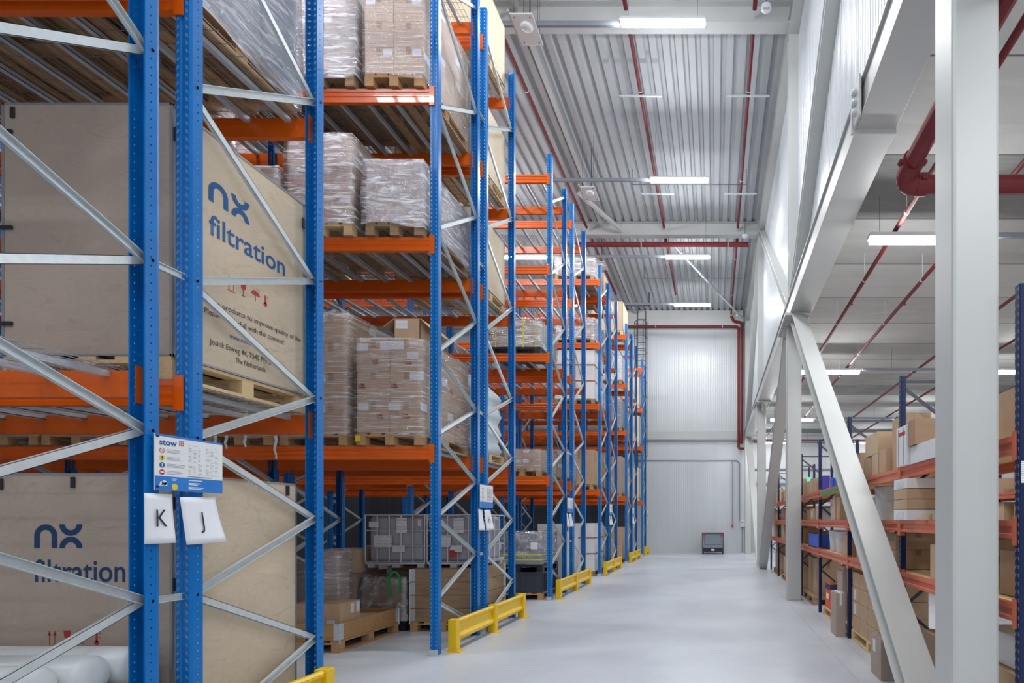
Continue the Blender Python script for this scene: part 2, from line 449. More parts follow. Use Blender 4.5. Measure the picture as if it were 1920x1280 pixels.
# ------------------------------------------------------------------ camera, world
cam = bpy.data.cameras.new('camera'); co = bpy.data.objects.new('camera', cam); COL.objects.link(co)
cam.sensor_width = 36; cam.sensor_fit = 'HORIZONTAL'; cam.lens = 19.46
cam.shift_x = -0.1984; cam.shift_y = 0.1745; cam.clip_start = 0.05; cam.clip_end = 200
co.location = (0, 0, 1.6); co.rotation_euler = (PI/2, 0, 0)
SC.camera = co
w = bpy.data.worlds.new('world'); SC.world = w; w.use_nodes = True
w.node_tree.nodes['Background'].inputs[0].default_value = (0.86, 0.93, 1.0, 1)
w.node_tree.nodes['Background'].inputs[1].default_value = 0.4
SC.view_settings.view_transform = 'Standard'; SC.view_settings.look = 'None'
SC.view_settings.exposure = 0.17; SC.view_settings.gamma = 1.0
cy = SC.cycles
cy.max_bounces = 6; cy.diffuse_bounces = 3; cy.glossy_bounces = 3; cy.transmission_bounces = 4; cy.transparent_max_bounces = 14
cy.use_adaptive_sampling = True; cy.adaptive_threshold = 0.02; cy.sample_clamp_indirect = 4.0
cy.caustics_reflective = False; cy.caustics_refractive = False

# ------------------------------------------------------------------ shell
XL, XR, YF, YB, ZR, ZS = -17.0, 10.0, 27.35, -5.0, 11.9, 5.75
structure(MB().box(XL, XR, YB, YF + 0.3, -0.2, 0).build('floor', 'floor'))
# trapezoidal steel roof deck, ribs running away from the camera
mb = MB(); path = []
x = XL - 0.1
while x < 1.95:
    path += [(x, ZR), (x + 0.14, ZR), (x + 0.175, ZR + 0.075), (x + 0.245, ZR + 0.075)]; x += 0.28
mb.strip(path, 0.004, YB, YF + 0.3, lambda u, v, w: (u, w, v))
structure(mb.build('ceiling', 'deckroof'))
structure(MB().box(1.84, XR, YB, YF, ZS, ZS + 0.3).build('ceiling_low_zone', 'slab'))
structure(MB().box(XL, -4.4, YF, YF + 0.3, 5.6, ZR).box(-4.4, 1.62, YF, YF + 0.3, 0, ZR).build('wall_far', 'wallfar'))
structure(MB().box(XL, -4.4, YF, YF + 0.3, 0, 5.6).build('wall_far_left', 'walldarkgrey'))
structure(MB().box(1.62, XR, YF, YF + 0.3, 0, ZS + 0.3).build('wall_far_low_zone', 'plainwall'))
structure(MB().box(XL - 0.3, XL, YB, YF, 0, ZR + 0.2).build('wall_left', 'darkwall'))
structure(MB().box(XR, XR + 0.3, YB, YF, 0, ZS + 0.3).build('wall_right', 'plainwall'))
path = []; y = YB
while y < YF: path += [(y, 1.70), (y + 0.05, 1.70), (y + 0.06, 1.692), (y + 0.09, 1.692)]; y += 0.1
structure(MB().strip(path, -0.03, 5.97, ZR, lambda u, v, w: (v, u, w)).box(1.74, 1.83, YB, YF, 5.97, ZR).build('wall_upper_right', 'wallside'))
# step trims across the far wall
structure(MB().box(XL, 1.38, YF - 0.10, YF - 0.002, 5.60, 5.98).build('trim_1', 'white_steel', bevel=0.01))
structure(MB().box(XL, 1.38, YF - 0.16, YF - 0.002, 5.53, 5.60).build('trim_2', 'trunk'))
structure(MB().box(XL, 1.38, YF - 0.22, YF - 0.002, 11.0, ZR - 0.02).build('trim_3', 'roofbeam'))
structure(MB().box(1.86, XR, YF - 0.12, YF - 0.002, 4.1, 4.16).box(1.86, XR, YF - 0.12, YF - 0.002, 3.4, 3.46).build('trim_4', 'trunk'))

# roof beams (across) and edge beam (along)
for yb in (2.95, 11.08, 19.2):
    structure(MB().ibeam((XL, yb, ZR - 0.235), (1.5, yb, ZR - 0.235), 0.26, 0.45, 0.02).build('roof_beam', 'roofbeam'))
structure(MB().ibeam((1.56, YB, 11.45), (1.56, YF, 11.45), 0.2, 0.3, 0.015).build('roof_edge_beam', 'white_steel'))
for xb in (-3.9, -11.0):
    structure(MB().ibeam((xb, 11.3, ZR - 0.12), (xb, 19.0, ZR - 0.12), 0.12, 0.16, 0.01).ibeam((xb, 3.1, ZR - 0.12), (xb, 10.9, ZR - 0.12), 0.12, 0.16, 0.01)
              .ibeam((xb, 19.4, ZR - 0.12), (xb, 27.1, ZR - 0.12), 0.12, 0.16, 0.01).build('roof_purlin_beam', 'roofbeam'))
mb = MB()
mb.bar((-4.2, 17.0, 11.66), (-3.2, 18.95, 11.5), 0.1, 0.1); structure(mb.build('roof_brace_beam', 'white_steel'))
structure(MB().bar((-1.55, 19.75, 11.5), (1.36, 26.5, 11.2), 0.07, 0.07).build('roof_brace_beam', 'white_steel'))

# columns, chord, braces of the truss wall
CX0, CX1 = 1.437, 1.727; CXM = (CX0 + CX1) / 2
def column(y0, z1=5.55, s=0.287):
    o = structure(MB().box(CX0, CX0 + s, y0, y0 + s, 0, z1).build('column', 'white_steel', loc=(CX0 + s/2, y0 + s/2, 0), bevel=0.022))
    structure(MB().box(CX0 + 0.0, CX1, y0 - 0.0, y0 + s, -0.005, 0.006).build('column_foot', 'white_steel'))
for y0 in (3.35, 11.03, 18.75, 26.6): column(y0)
for y0 in (3.25, 11.03, 18.95, 26.9):
    structure(MB().ibeam((1.57, y0 + 0.12, 5.97), (1.57, y0 + 0.12, ZR - 0.02), 0.2, 0.2, 0.014, (0, 1, 0)).build('upper_column', 'white_steel'))
def chord(y0, y1, x0, x1, z0, z1):
    mb = MB(); xm = (x0 + x1) / 2
    mb.box(x0, x1, y0, y1, z0, z0 + 0.024).box(x0, x1, y0, y1, z1 - 0.024, z1)
    mb.box(x0 + 0.03, x0 + 0.05, y0, y1, z0 + 0.024, z1 - 0.024).box(x1 - 0.05, x1 - 0.03, y0, y1, z0 + 0.024, z1 - 0.024)
    structure(mb.build('edge_beam', 'white_steel', bevel=0.004))
chord(-4.9, 5.62, 1.434, 1.838, 5.57, 5.95)
chord(5.64, YF, 1.424, 1.838, 5.55, 5.95)
mb = MB().box(1.38, 1.84, 5.615, 5.645, 5.52, 5.97).box(1.402, 1.428, 5.40, 5.62, 5.56, 5.96)
structure(mb.build('splice_plate_beam', 'white_steel', bevel=0.003))
mb = MB()
for zz in (5.66, 5.76, 5.86): mb.lathe([(0.034, 0.0), (0.034, 0.03), (0.026, 0.045)], (1.402, 5.52, zz), 10, 0, 'x')
for v in mb.v: v.x = 1.402 - (v.x - 1.402)
structure(mb.build('splice_bolt_beam', 'galv'))
def diag(p, q, w=0.25, h=0.2):
    structure(MB().ibeam(p, q, w, h, 0.02).build('diagonal_brace_beam', 'white_steel', bevel=0.003))
diag((CXM, 10.62, 5.48), (CXM, 3.98, 0.03), 0.262, 0.22)
diag((CXM, 11.72, 5.48), (CXM, 18.40, 0.03), 0.262, 0.22)
diag((CXM, 26.3, 5.48), (CXM, 19.4, 0.03), 0.262, 0.22)
diag((1.57, 10.9, 6.02), (1.57, 3.6, 11.4), 0.2, 0.2)
diag((1.57, 11.5, 6.02), (1.57, 18.8, 11.4), 0.2, 0.2)
diag((1.57, 26.7, 6.02), (1.57, 19.4, 11.4), 0.2, 0.2)
for yc in (11.17, 18.9):
    mb = MB().box(1.33, 1.83, yc - 0.66, yc + 0.62, 5.495, 5.54).box(1.545, 1.575, yc - 0.62, yc - 0.15, 5.25, 5.495)
    for k in range(8):
        for xx in (1.375, 1.79): mb.lathe([(0.022, -0.035), (0.018, 0.0)], (xx, yc - 0.55 + k * 0.155, 5.50), 8)
    structure(mb.build('node_plate_beam', 'white_steel'))

# ------------------------------------------------------------------ pallet racks
HT = 8.92
LV = [2.47, 4.93, 6.68, 8.5]
def upright_mesh(name, mat, half, depth, h):
    g = half
    path = [(-g*0.8, depth), (-g, depth), (-g, 0.016), (-g*0.86, 0), (-g*0.26, 0), (-g*0.16, 0.007), (g*0.16, 0.007), (g*0.26, 0), (g*0.86, 0), (g, 0.016), (g, depth), (g*0.8, depth)]
    return MB().strip(path, 0.0028, 0, h, lambda u, v, w: (u, v, w)).mesh(name, mat)
ME_UP = upright_mesh('upright', 'blue', 0.049, 0.085, HT)
ME_PL = MB().box(-0.075, 0.075, -0.03, 0.11, 0, 0.008).box(-0.05, 0.05, -0.006, 0.0, 0.008, 0.07).mesh('foot_plate', 'galv')
def beam_mesh(L):
    prof = [(0, 0), (0.05, 0), (0.05, 0.155), (0, 0.155), (0, 0.125), (0.008, 0.118), (0.008, 0.088), (0.002, 0.08), (0.002, 0.072), (0.008, 0.064), (0.008, 0.036), (0, 0.03)]
    return MB().prism(prof, 0, L, lambda u, v, w: (-w, u, v - 0.155)).mesh('beam', 'orange')
BAY = 2.8
BL = BAY - 0.098
ME_BM = beam_mesh(BL)
ME_CN = MB().box(-0.004, 0.052, -0.010, -0.004, -0.19, 0.03).box(-0.008, -0.002, -0.010, 0.05, -0.19, 0.03).mesh('beam_connector', 'orange')
def bar_mesh(d):
    return MB().box(-0.022, 0.022, 0.03, d - 0.03, -0.036, -0.030).box(-0.022, -0.018, 0.03, d - 0.03, -0.036, 0).box(0.018, 0.022, 0.03, d - 0.03, -0.036, 0).box(-0.04, 0.04, 0.0, 0.035, -0.003, 0.001).box(-0.04, 0.04, d - 0.035, d, -0.003, 0.001).mesh('support_bar', 'galvbar')
def deck_mesh(d):
    mb = MB(); n = 52
    for i in range(n + 1):
        xx = -0.03 - i * (BL - 0.06) / n; mb.box(xx - 0.0018, xx + 0.0018, -0.004, d + 0.004, 0.002, 0.006)
    k = 11
    for i in range(k + 1):
        yy = i * d / k; mb.box(-BL + 0.02, -0.02, yy - 0.002, yy + 0.002, 0.006, 0.010)
    return mb.mesh('wire_deck', 'wire')
OUT = [0.63, 1.62, 2.61, 3.58, 5.06, 6.52, 7.97]
INN = [0.16, 1.13, 2.12, 3.11, 4.33, 5.79, 7.24, 8.7]
XE = -3.319
ROWS = {}
def rack_row(letter, yn, yf, outer_near, nb, label, lv=LV):
    """yn, yf: far edges of the near and far uprights"""
    y0, y1 = yn - 0.085, yf
    r = thing('pallet_rack', label, 'pallet rack', (XE, y0, 0), 'blue and orange pallet racks')
    d = y1 - y0; ROWS[letter] = (y0, y1)
    barm = bar_mesh(d - 0.02); dk = deck_mesh(d - 0.01)
    for f in range(nb + 1):
        fx = -f * BAY
        for uy, us in ((0, 1), (d, -1)):
            u = inst('upright', ME_UP, r, (fx, uy, 0), (1, us, 1)); inst('foot_plate', ME_PL, u)
        o = OUT if f == 0 else [z for z in OUT if z < 5.5]
        nodes = []
        for i, z in enumerate(INN):
            nodes.append((z, 1))
            if i < len(o): nodes.append((o[i], 0))
            else: break
        yi, yo = (d - 0.045, 0.045) if outer_near else (0.045, d - 0.045)
        for k in range(len(nodes) - 1):
            (za, ia), (zb, ib) = nodes[k], nodes[k+1]
            a = Vector((0, yi if ia else yo, za)); b = Vector((0, yi if ib else yo, zb))
            if a.z > b.z: a, b = b, a
            sx = 0.012 if ia else -0.012
            mb = MB().channel(a + Vector((sx, 0, 0)), b + Vector((sx, 0, 0)), 0.048, 0.026, 0.003, (1, 0, 0) if ia else (-1, 0, 0))
            for e in (a, b): mb.lathe([(0.009, 0.046), (0.009, 0.054)], e, 6, 0, 'x')
            me = mb.mesh('brace', 'galv'); inst('brace', me, r, (fx, 0, 0))
    for b in range(nb):
        bx = -b * BAY - 0.049
        for z in lv:
            for s, yy in ((1, -0.004), (-1, d + 0.004)):
                bmo = inst('beam', ME_BM, r, (bx, yy, z), (1, s, 1))
                inst('beam_connector', ME_CN, bmo, (0.008, 0.004, 0)); inst('beam_connector', ME_CN, bmo, (-BL - 0.008, 0.004, 0), (-1, 1, 1))
            nbar = 8 if d < 5 else 4
            for k in range(nbar):
                inst('support_bar', barm, r, (bx - (k + 0.5) * BL / nbar, 0.01, z))
            inst('wire_deck', dk, r, (bx, 0.005, z))
    return r
RK = {}
def lab(c, extra): return f'blue and orange pallet rack {extra}'
RK['K'] = rack_row('K', 2.16, 3.261, True, 3, lab('K', 'whose end post carries the paper sheet K'))
RK['J'] = rack_row('J', 3.533, 4.632, False, 3, lab('J', 'whose end post carries the paper sheet J'))
RK['I'] = rack_row('I', 6.613, 7.713, True, 3, lab('I', 'facing sheet J across the aisle, full of wrapped brown cartons'))
RK['H'] = rack_row('H', 7.985, 9.085, False, 3, lab('H', 'with sheet H, holding cream crates and tanks'))
RK['G'] = rack_row('G', 11.15, 12.23, True, 3, lab('G', 'first behind rack H, black crates on its floor place'))
RK['F'] = rack_row('F', 12.86, 14.02, False, 3, lab('F', 'marked with sheet F, second behind rack H'))
RK['E'] = rack_row('E', 15.95, 17.1, True, 3, lab('E', 'with white strapped cartons standing in its floor place'))
RK['D'] = rack_row('D', 17.4, 18.55, False, 2, lab('D', 'marked with sheet D'))
RK['C'] = rack_row('C', 20.7, 21.8, True, 2, lab('C', 'third before the end wall, cream crate on top'))
RK['B'] = rack_row('B', 22.05, 23.25, False, 2, lab('B', 'second before the end wall'))
RK['A'] = rack_row('A', 25.2, 26.3, True, 2, lab('A', 'standing last, directly before the end wall'))
# spacers joining the back-to-back frames
for a, b in (('K', 'J'), ('I', 'H'), ('G', 'F'), ('E', 'D'), ('C', 'B')):
    r = RK[a]; ya = ROWS[a][1] - ROWS[a][0]; yb = ROWS[b][0] - ROWS[a][0]
    for z in (1.13, 3.11, 5.2, 7.3):
        MB().channel(ORG[r] + Vector((0.018, ya + 0.004, z + 0.0)), ORG[r] + Vector((0.018, yb - 0.012, z - 0.0)), 0.04, 0.02, 0.003, (1, 0, 0)).build('row_spacer', 'galv', r)

# ------------------------------------------------------------------ signs and letter sheets on the end posts
def rack_sign(ye, label, detail):
    y0, y1 = ye - 0.055, ye + 0.385; z0, z1 = 1.775, 2.105; X = -3.243
    r = thing('load_sign', label, 'sign', (X, y0, z0), 'load signs on the rack ends')
    MB().box(X - 0.004, X, y0, y1, z0, z1).build('panel', 'stowwhite', r)
    P = (X, y0, z0); W = y1 - y0; H = z1 - z0
    fb = decal('footer_band', [rect(0.0, W, 0, 0.085)], 'signblue', r, P, 'aisle', 0.0006); decal('top_band', [rect(0, W, H - 0.012, H)], 'signblue', r, P, 'aisle', 0.0006)
    if detail:
        text('lettering', 'stow', 0.052, 'logoblue', r, (X, y0 + 0.025, z1 - 0.062), 'aisle', 'LEFT', 1.0, 0.105, 0.0012)
        decal('logo', [rect(0.145 + i*0.011, 0.153 + i*0.011, H - 0.055 + j*0.011, H - 0.047 + j*0.011) for i in range(3) for j in range(3)], 'redink', r, P, 'aisle')
        for k, (c, zz) in enumerate((('redink', 0.235), ('signyellow', 0.192), ('logoblue', 0.15), ('redink', 0.108))):
            pc = decal('pictogram', [disc(0.042, zz, 0.016)] if k else ring(0.042, zz, 0.013, 0.016, 0, 2*PI, 16) + [[(0.032, zz + 0.008), (0.034, zz + 0.010), (0.052, zz - 0.008), (0.050, zz - 0.010)]], c, r, P, 'aisle')
            if k == 3: decal('pictogram_bar', [rect(0.031, 0.053, zz - 0.004, zz + 0.004)], 'paper', pc, P, 'aisle', 0.0018)
            if k in (1, 2): decal('pictogram_bar', [rect(0.039, 0.045, zz - 0.005, zz + 0.010), rect(0.039, 0.045, zz - 0.011, zz - 0.007)], 'ink' if k == 1 else 'paper', pc, P, 'aisle', 0.0018)
        pol = []
        rn = random.Random(4)
        for zz in (0.235, 0.192, 0.15, 0.108):
            for j in range(3): pol.append(rect(0.07, 0.07 + rn.uniform(0.07, 0.12), zz + 0.007 - j*0.008, zz + 0.009 - j*0.008))
        for bx in (0.205, 0.32):
            for j in range(22):
                for c in range(3):
                    if rn.random() < 0.7: pol.append(rect(bx + c*0.032, bx + c*0.032 + rn.uniform(0.01, 0.026), 0.285 - j*0.0085, 0.2868 - j*0.0085))
        pol.append(rect(0.2, 0.36, 0.092, 0.096))
        decal('text_block', pol, 'inkgrey', r, P, 'aisle')
        decal('footer_text', [rect(0.205, 0.205 + w_, zz, zz + 0.005) for w_, zz in ((0.09, 0.068), (0.08, 0.05), (0.06, 0.042), (0.10, 0.025), (0.085, 0.017))] + [rect(0.10, 0.13, 0.07, 0.073), rect(0.10, 0.125, 0.062, 0.065)], 'paper', fb, P, 'aisle')
        decal('badge', [disc(0.118, 0.025, 0.019)], 'signyellow', fb, P, 'aisle')
        decal('badge_emblem', [disc(0.04, 0.042, 0.012), disc(0.055, 0.045, 0.015), disc(0.062, 0.038, 0.011), rect(0.022, 0.05, 0.026, 0.034)], 'paper', fb, P, 'aisle')
        for yy, zz in ((0.014, H - 0.014), (0.014, 0.022)): MB().lathe([(0.008, 0), (0.008, 0.006)], (X, y0 + yy, z0 + zz), 10, 0, 'x').build('fixing', 'ink', r)
    else:
        decal('text_block', [rect(0.06, 0.06 + 0.07 * (0.6 + 0.4 * ((j * 7) % 5) / 4), 0.10 + j*0.018, 0.106 + j*0.018) for j in range(10)] + [rect(0.22, 0.39, 0.11 + j*0.013, 0.114 + j*0.013) for j in range(13)], 'inkgrey', r, P, 'aisle')
def sheet(letter, ye, y, w, tilt, label, curl=0.02, z1=1.75):
    """A4 sheet hanging by its top edge, slightly curled away from the post"""
    X = -3.262; h = 0.29; n = 8
    r = thing('letter_sheet', label, 'sheet of paper', (X, y, z1 - h), 'letter sheets on the rack ends')
    vs, fs = [], []
    for j in range(n + 1):
        for i in range(n + 1):
            u, v = i / n, j / n
            b = curl * (1 - v) ** 1.5 * (0.6 + 0.8 * u) + 0.006 * math.sin(u * 3 + v * 2) + 0.012
            vs.append((X + b, y + u*w + tilt * (1 - v), z1 - h + v*h + tilt * 0.35 * (u - 0.5)))
    for j in range(n):
        for i in range(n):
            a = j*(n+1) + i; fs.append((a, a+1, a+n+2, a+n+1))
    mb = MB().add(vs, fs); b = mb.build('paper', 'paper', r, smooth=True)
    md = b.modifiers.new('thickness', 'SOLIDIFY'); md.thickness = 0.0008; md.offset = -1
    if letter: text('lettering', letter, 0.145, 'ink', r, (X + 0.022 + curl * 0.45, y + w/2 + tilt * 0.5, z1 - h*0.66), ((-0.06, 1, 0.35*tilt), (-curl*2.2, -tilt*3.2, 1)), 'CENTER', 0.8)
rack_sign(3.258, 'white and blue load sign with coloured pictograms above sheet K', True)
sheet('K', 0, 3.145, 0.175, 0.0, 'white sheet with the letter K below the large load sign', 0.012, 1.755)
sheet('J', 0, 3.355, 0.25, 0.03, 'white tilted sheet with the letter J beside sheet K', 0.03, 1.745)
for a, b, la, lb in (('I', 'H', '', 'H'), ('G', 'F', '', 'F'), ('E', 'D', '', 'D'), ('C', 'B', '', ''), ('A', 'A', '', '')):
    ye = ROWS[a][1] - 0.02
    rack_sign(ye, {'I': 'small white and blue load sign just above sheet H', 'G': 'load sign above sheet F', 'E': 'load sign above sheet D', 'C': 'load sign at the rack pair third from the end wall', 'A': 'load sign on the last rack by the end wall'}[a], False)
    sheet(la, 0, ye - 0.11, 0.16, -0.01, {'I': 'curled sheet beside sheet H', 'G': 'curled sheet beside sheet F', 'E': 'curled sheet beside sheet D', 'C': 'first curled sheet under the load sign third from the end wall', 'A': 'sheet under the load sign on the last rack by the end wall'}[a], 0.03)
    if b != a: sheet(lb, 0, ye + 0.09, 0.24, 0.035, {'H': 'tilted white sheet with the letter H', 'F': 'white sheet with the letter F', 'D': 'white sheet with the letter D', 'B': 'second sheet under the load sign third from the end wall'}[b], 0.03)

# ------------------------------------------------------------------ yellow barriers
def barrier(y0, y1, label, posts=3):
    X = -3.235
    r = thing('rack_barrier', label, 'barrier', (X + 0.06, (y0 + y1)/2, 0), 'yellow barriers at the rack ends')
    for k in range(posts):
        yy = y0 + 0.05 + (y1 - y0 - 0.1) * k / (posts - 1)
        MB().box(X, X + 0.105, yy - 0.05, yy + 0.05, 0.006, 0.395).build('post', 'yellow', r, bevel=0.006)
        MB().box(X - 0.003, X + 0.16, yy - 0.075, yy + 0.075, 0, 0.008).build('foot_plate', 'yellow', r)
    prof = [(0, 0), (0.028, 0), (0.05, 0.025), (0.05, 0.05), (0.028, 0.075), (0.02, 0.09), (0.02, 0.19), (0.028, 0.20), (0.05, 0.225), (0.05, 0.245), (0.028, 0.262), (0, 0.262)]
    for k in range(posts - 1):
        ya = y0 + 0.05 + (y1 - y0 - 0.1) * k / (posts - 1) + 0.05; yb = y0 + 0.05 + (y1 - y0 - 0.1) * (k+1) / (posts - 1) - 0.05
        mb = MB().prism(prof, ya, yb, lambda u, v, w: (X + 0.045 + u, w, 0.125 + v))
        n = int((yb - ya) / 0.06)
        for i in range(n):
            for zz in (0.163, 0.365): mb.box(X + 0.0945, X + 0.0962, ya + 0.04 + i*0.06, ya + 0.052 + i*0.06, zz - 0.005, zz + 0.005, 1)
        mb.build('rail', ['yellow', 'orangebox'], r)
barrier(2.1, 4.56, 'yellow steel barrier in front of the racks with sheets K and J')
barrier(6.70, 9.16, 'yellow steel barrier in front of the racks with the tanks, below sheet H')
barrier(11.22, 14.0, 'yellow steel barrier below sheet F')
barrier(16.0, 18.55, 'yellow steel barrier below sheet D')
barrier(20.75, 23.3, 'small looking yellow barrier at the second last rack pair before the end wall')
barrier(25.3, 26.4, 'short yellow barrier closest to the end wall', 2)
# ------------------------------------------------------------------ building blocks for the goods
CACHE = {}
def carton_mesh(dx, dy, dz, m, tape='tape'):
    k = ('carton', round(dx, 3), round(dy, 3), round(dz, 3), m, tape)
    if k not in CACHE:
        a, b = dx/2 - 0.003, dy/2 - 0.003
        mb = MB().box(-a, a, -b, b, 0.001, dz - 0.001)
        if tape:
            t = 0.0012; w = min(0.03, dx*0.12)
            mb.box(-w, w, -b - t, b + t, dz - 0.002, dz - 0.001 + t, 1)
            mb.box(-w, w, -b - t, -b + 0.001, dz*0.72, dz, 1); mb.box(-w, w, b - 0.001, b + t, dz*0.72, dz, 1)
            mb.box(-a - t, a + t, -0.002, 0.002, dz - 0.0012, dz + 0.0002, 1)
        CACHE[k] = mb.mesh('carton', [m, tape or m])
    return CACHE[k]
def pallet_mesh(dx, dy, m):
    """wooden pallet, stringers along y, open ends facing x and y"""
    k = ('pallet', round(dx, 3), round(dy, 3), m)
    if k not in CACHE:
        mb = MB(); bw = 0.1
        for i in range(5):
            c = -dx/2 + 0.06 + i * (dx - 0.12) / 4; w = 0.07 if i % 2 else 0.06
            mb.box(c - w*0.9, c + w*0.9, -dy/2, dy/2, 0.122, 0.144)
        for j in range(3):
            yy = (-dy/2 + 0.05, 0, dy/2 - 0.05)[j]; mb.box(-dx/2, dx/2, yy - 0.05, yy + 0.05, 0.1, 0.122)
            for i in range(3):
                xx = (-dx/2 + 0.05, 0, dx/2 - 0.05)[i]; mb.box(xx - 0.05, xx + 0.05, yy - 0.05, yy + 0.05, 0.022, 0.1)
        for i in range(3):
            xx = (-dx/2 + 0.05, 0, dx/2 - 0.05)[i]; mb.box(xx - 0.05, xx + 0.05, -dy/2, dy/2, 0, 0.022)
        CACHE[k] = mb.mesh('pallet', m)
    return CACHE[k]
def pallet(x0, x1, y0, y1, z, label, m='wood', group='wooden pallets'):
    me = pallet_mesh(x1 - x0, y1 - y0, m)
    return tag(inst('wooden_pallet', me, None, ((x0+x1)/2, (y0+y1)/2, z)), label, 'pallet', group)
def wrap_mesh(dx, dy, dz, seed, m, amp=0.01, sag=0.0, flare=0.0, n=12, bottom=False):
    """film skin: five faces of a box, wobbling and pulled in at the edges; sag lowers one top edge"""
    rn = random.Random(seed); ph = [rn.uniform(0, 6) for _ in range(8)]
    def wob(p):
        s = (math.sin(p[0]*9 + ph[0]) * math.sin(p[1]*8 + ph[1]) + 0.7*math.sin(p[2]*7 + p[0]*8 + p[1]*5 + ph[2]) + 0.5*math.sin(p[2]*13 + p[1]*11 - p[0]*6 + ph[3])) / 2.2
        return s * amp
    mb = MB(); a, b = dx/2, dy/2
    def grid(f, nx, ny):
        vs = []
        for j in range(ny + 1):
            for i in range(nx + 1): vs.append(f(i/nx, j/ny))
        fs = [(j*(nx+1)+i, j*(nx+1)+i+1, (j+1)*(nx+1)+i+1, (j+1)*(nx+1)+i) for j in range(ny) for i in range(nx)]
        mb.add(vs, fs)
    def P(x, y, z, nx, ny, nz):
        w = wob((x, y, z)); k = z / dz
        e = flare * (1 - k)
        zz = z - sag * k * (0.5 - x / dx) if sag else z
        return (x + nx*(w + 0.012) + (e if nx > 0 else -e if nx < 0 else 0), y + ny*(w + 0.012) - (e if ny < 0 else -e if ny > 0 else 0), zz + nz*(abs(w) + 0.006) + (0.03*math.sin(x*7 + y*5 + ph[4]) * (1-k) ** 3 * (1 if bottom else 0) if nz == 0 else 0))
    for sx in (-1, 1): grid(lambda u, v: P(sx*a, -b + 2*b*u, v*dz, sx, 0 if 0 < u < 1 else (-1 if u == 0 else 1), 0 if v < 1 else 1), n, n)
    for sy in (-1, 1): grid(lambda u, v: P(-a + 2*a*u, sy*b, v*dz, 0 if 0 < u < 1 else (-1 if u == 0 else 1), sy, 0 if v < 1 else 1), n, n)
    grid(lambda u, v: P(-a + 2*a*u, -b + 2*b*v, dz, 0 if 0 < u < 1 else (-1 if u == 0 else 1), 0 if 0 < v < 1 else (-1 if v == 0 else 1), 1), n, n)
    me = mb.mesh('stretch_wrap', m)
    bm = bmesh.new(); bm.from_mesh(me); bmesh.ops.remove_doubles(bm, verts=bm.verts, dist=0.0008); bm.to_mesh(me); bm.free()
    for p in me.polygons: p.use_smooth = True
    return me
def load(label, x0, x1, y0, y1, z, nx, ny, hs, m='kraft', wrap='film', pal=True, palm='wood', labels=1, group='wrapped pallet loads', amp=0.008, sag=0.0, flare=0.0, drop=(), name='wrapped_pallet_load', tape='tape', seed=None, cat='pallet load', low=0.0):
    xc, yc = (x0+x1)/2, (y0+y1)/2
    r = thing(name, label, cat, (xc, yc, z), group)
    dx, dy = x1 - x0, y1 - y0; zz = 0
    if pal: inst('pallet', pallet_mesh(min(dx, 0.8) if dx < 1.0 else dx, dy, palm), r, (0, 0, 0)); zz = 0.146
    zb = zz; rn = random.Random(sum(map(ord, label)) % 999 if seed is None else seed); cells = []
    cw, cd = dx/nx, dy/ny
    for k, h in enumerate(hs):
        for i in range(nx):
            for j in range(ny):
                if (i, j, k) in drop: continue
                c = ((i + 0.5) * cw - dx/2 + rn.uniform(-0.004, 0.004), (j + 0.5) * cd - dy/2 + rn.uniform(-0.004, 0.004), zz)
                co_ = inst('carton', carton_mesh(cw, cd, h, m, tape), r, c, bevel=0.0)
                cells.append((i, j, k, c, h, co_))
        zz += h
    if labels:
        for i, j, k, c, h, co_ in cells:
            O = ORG[r]
            if j == 0 and rn.random() < 0.75 * labels:
                lw, lh = min(0.13, cw*0.3), min(0.09, h*0.3); sx = -1 if rn.random() < 0.6 else 1
                lx = O.x + c[0] + sx * (cw/2 - lw/2 - 0.02); ly = O.y + c[1] - cd/2 + 0.003
                MB().box(lx - lw/2, lx + lw/2, ly - 0.003, ly, O.z + c[2] + h*0.92 - lh, O.z + c[2] + h*0.92).build('shipping_label', 'label', co_)
            if i == nx - 1 and rn.random() < 0.4 * labels:
                lw, lh = min(0.13, cd*0.3), min(0.09, h*0.3)
                ly = O.y + c[1] - cd/2 + lw/2 + 0.03; lx = O.x + c[0] + cw/2 - 0.003
                MB().box(lx, lx + 0.003, ly - lw/2, ly + lw/2, O.z + c[2] + h*0.9 - lh, O.z + c[2] + h*0.9).build('shipping_label', 'label', co_)
    if wrap:
        hh = zz - zb + (0.05 if pal else 0.006) + low
        me = wrap_mesh(dx + 0.012 + low*0.15, dy + 0.012 + low*0.15, hh, len(label) + int(x0*7), wrap, amp, sag, flare, 12, pal)
        inst('stretch_wrap', me, r, (0, 0, zb - 0.045 - low if pal else zb + 0.004))
    return r
def box(label, x0, x1, y0, y1, z0, z1, m='kraft', group='cartons on the shelving', tape='tape', lab=None, cat='carton', name='carton', rot=0.0):
    """a carton that stands by itself"""
    r = thing(name, label, cat, ((x0+x1)/2, (y0+y1)/2, z0), group)
    inst('body', carton_mesh(x1-x0, y1-y0, z1-z0, m, tape), r, (0, 0, 0), bevel=0.004)
    for l in (lab or []):
        face, u, v, lw, lh, lm = l
        O = ORG[r]; t = 0.002
        if face == 'front': MB().box(O.x + u - lw/2, O.x + u + lw/2, y0 + 0.002 - t, y0 + 0.002, z0 + v - lh/2, z0 + v + lh/2).build('label_sticker', lm, r)
        elif face == 'left': MB().box(x0 + 0.002 - t, x0 + 0.002, O.y + u - lw/2, O.y + u + lw/2, z0 + v - lh/2, z0 + v + lh/2).build('label_sticker', lm, r)
        elif face == 'aisle': MB().box(x1 - 0.002, x1 - 0.002 + t, O.y + u - lw/2, O.y + u + lw/2, z0 + v - lh/2, z0 + v + lh/2).build('label_sticker', lm, r)
    if rot: r.rotation_euler[2] = rot
    return r

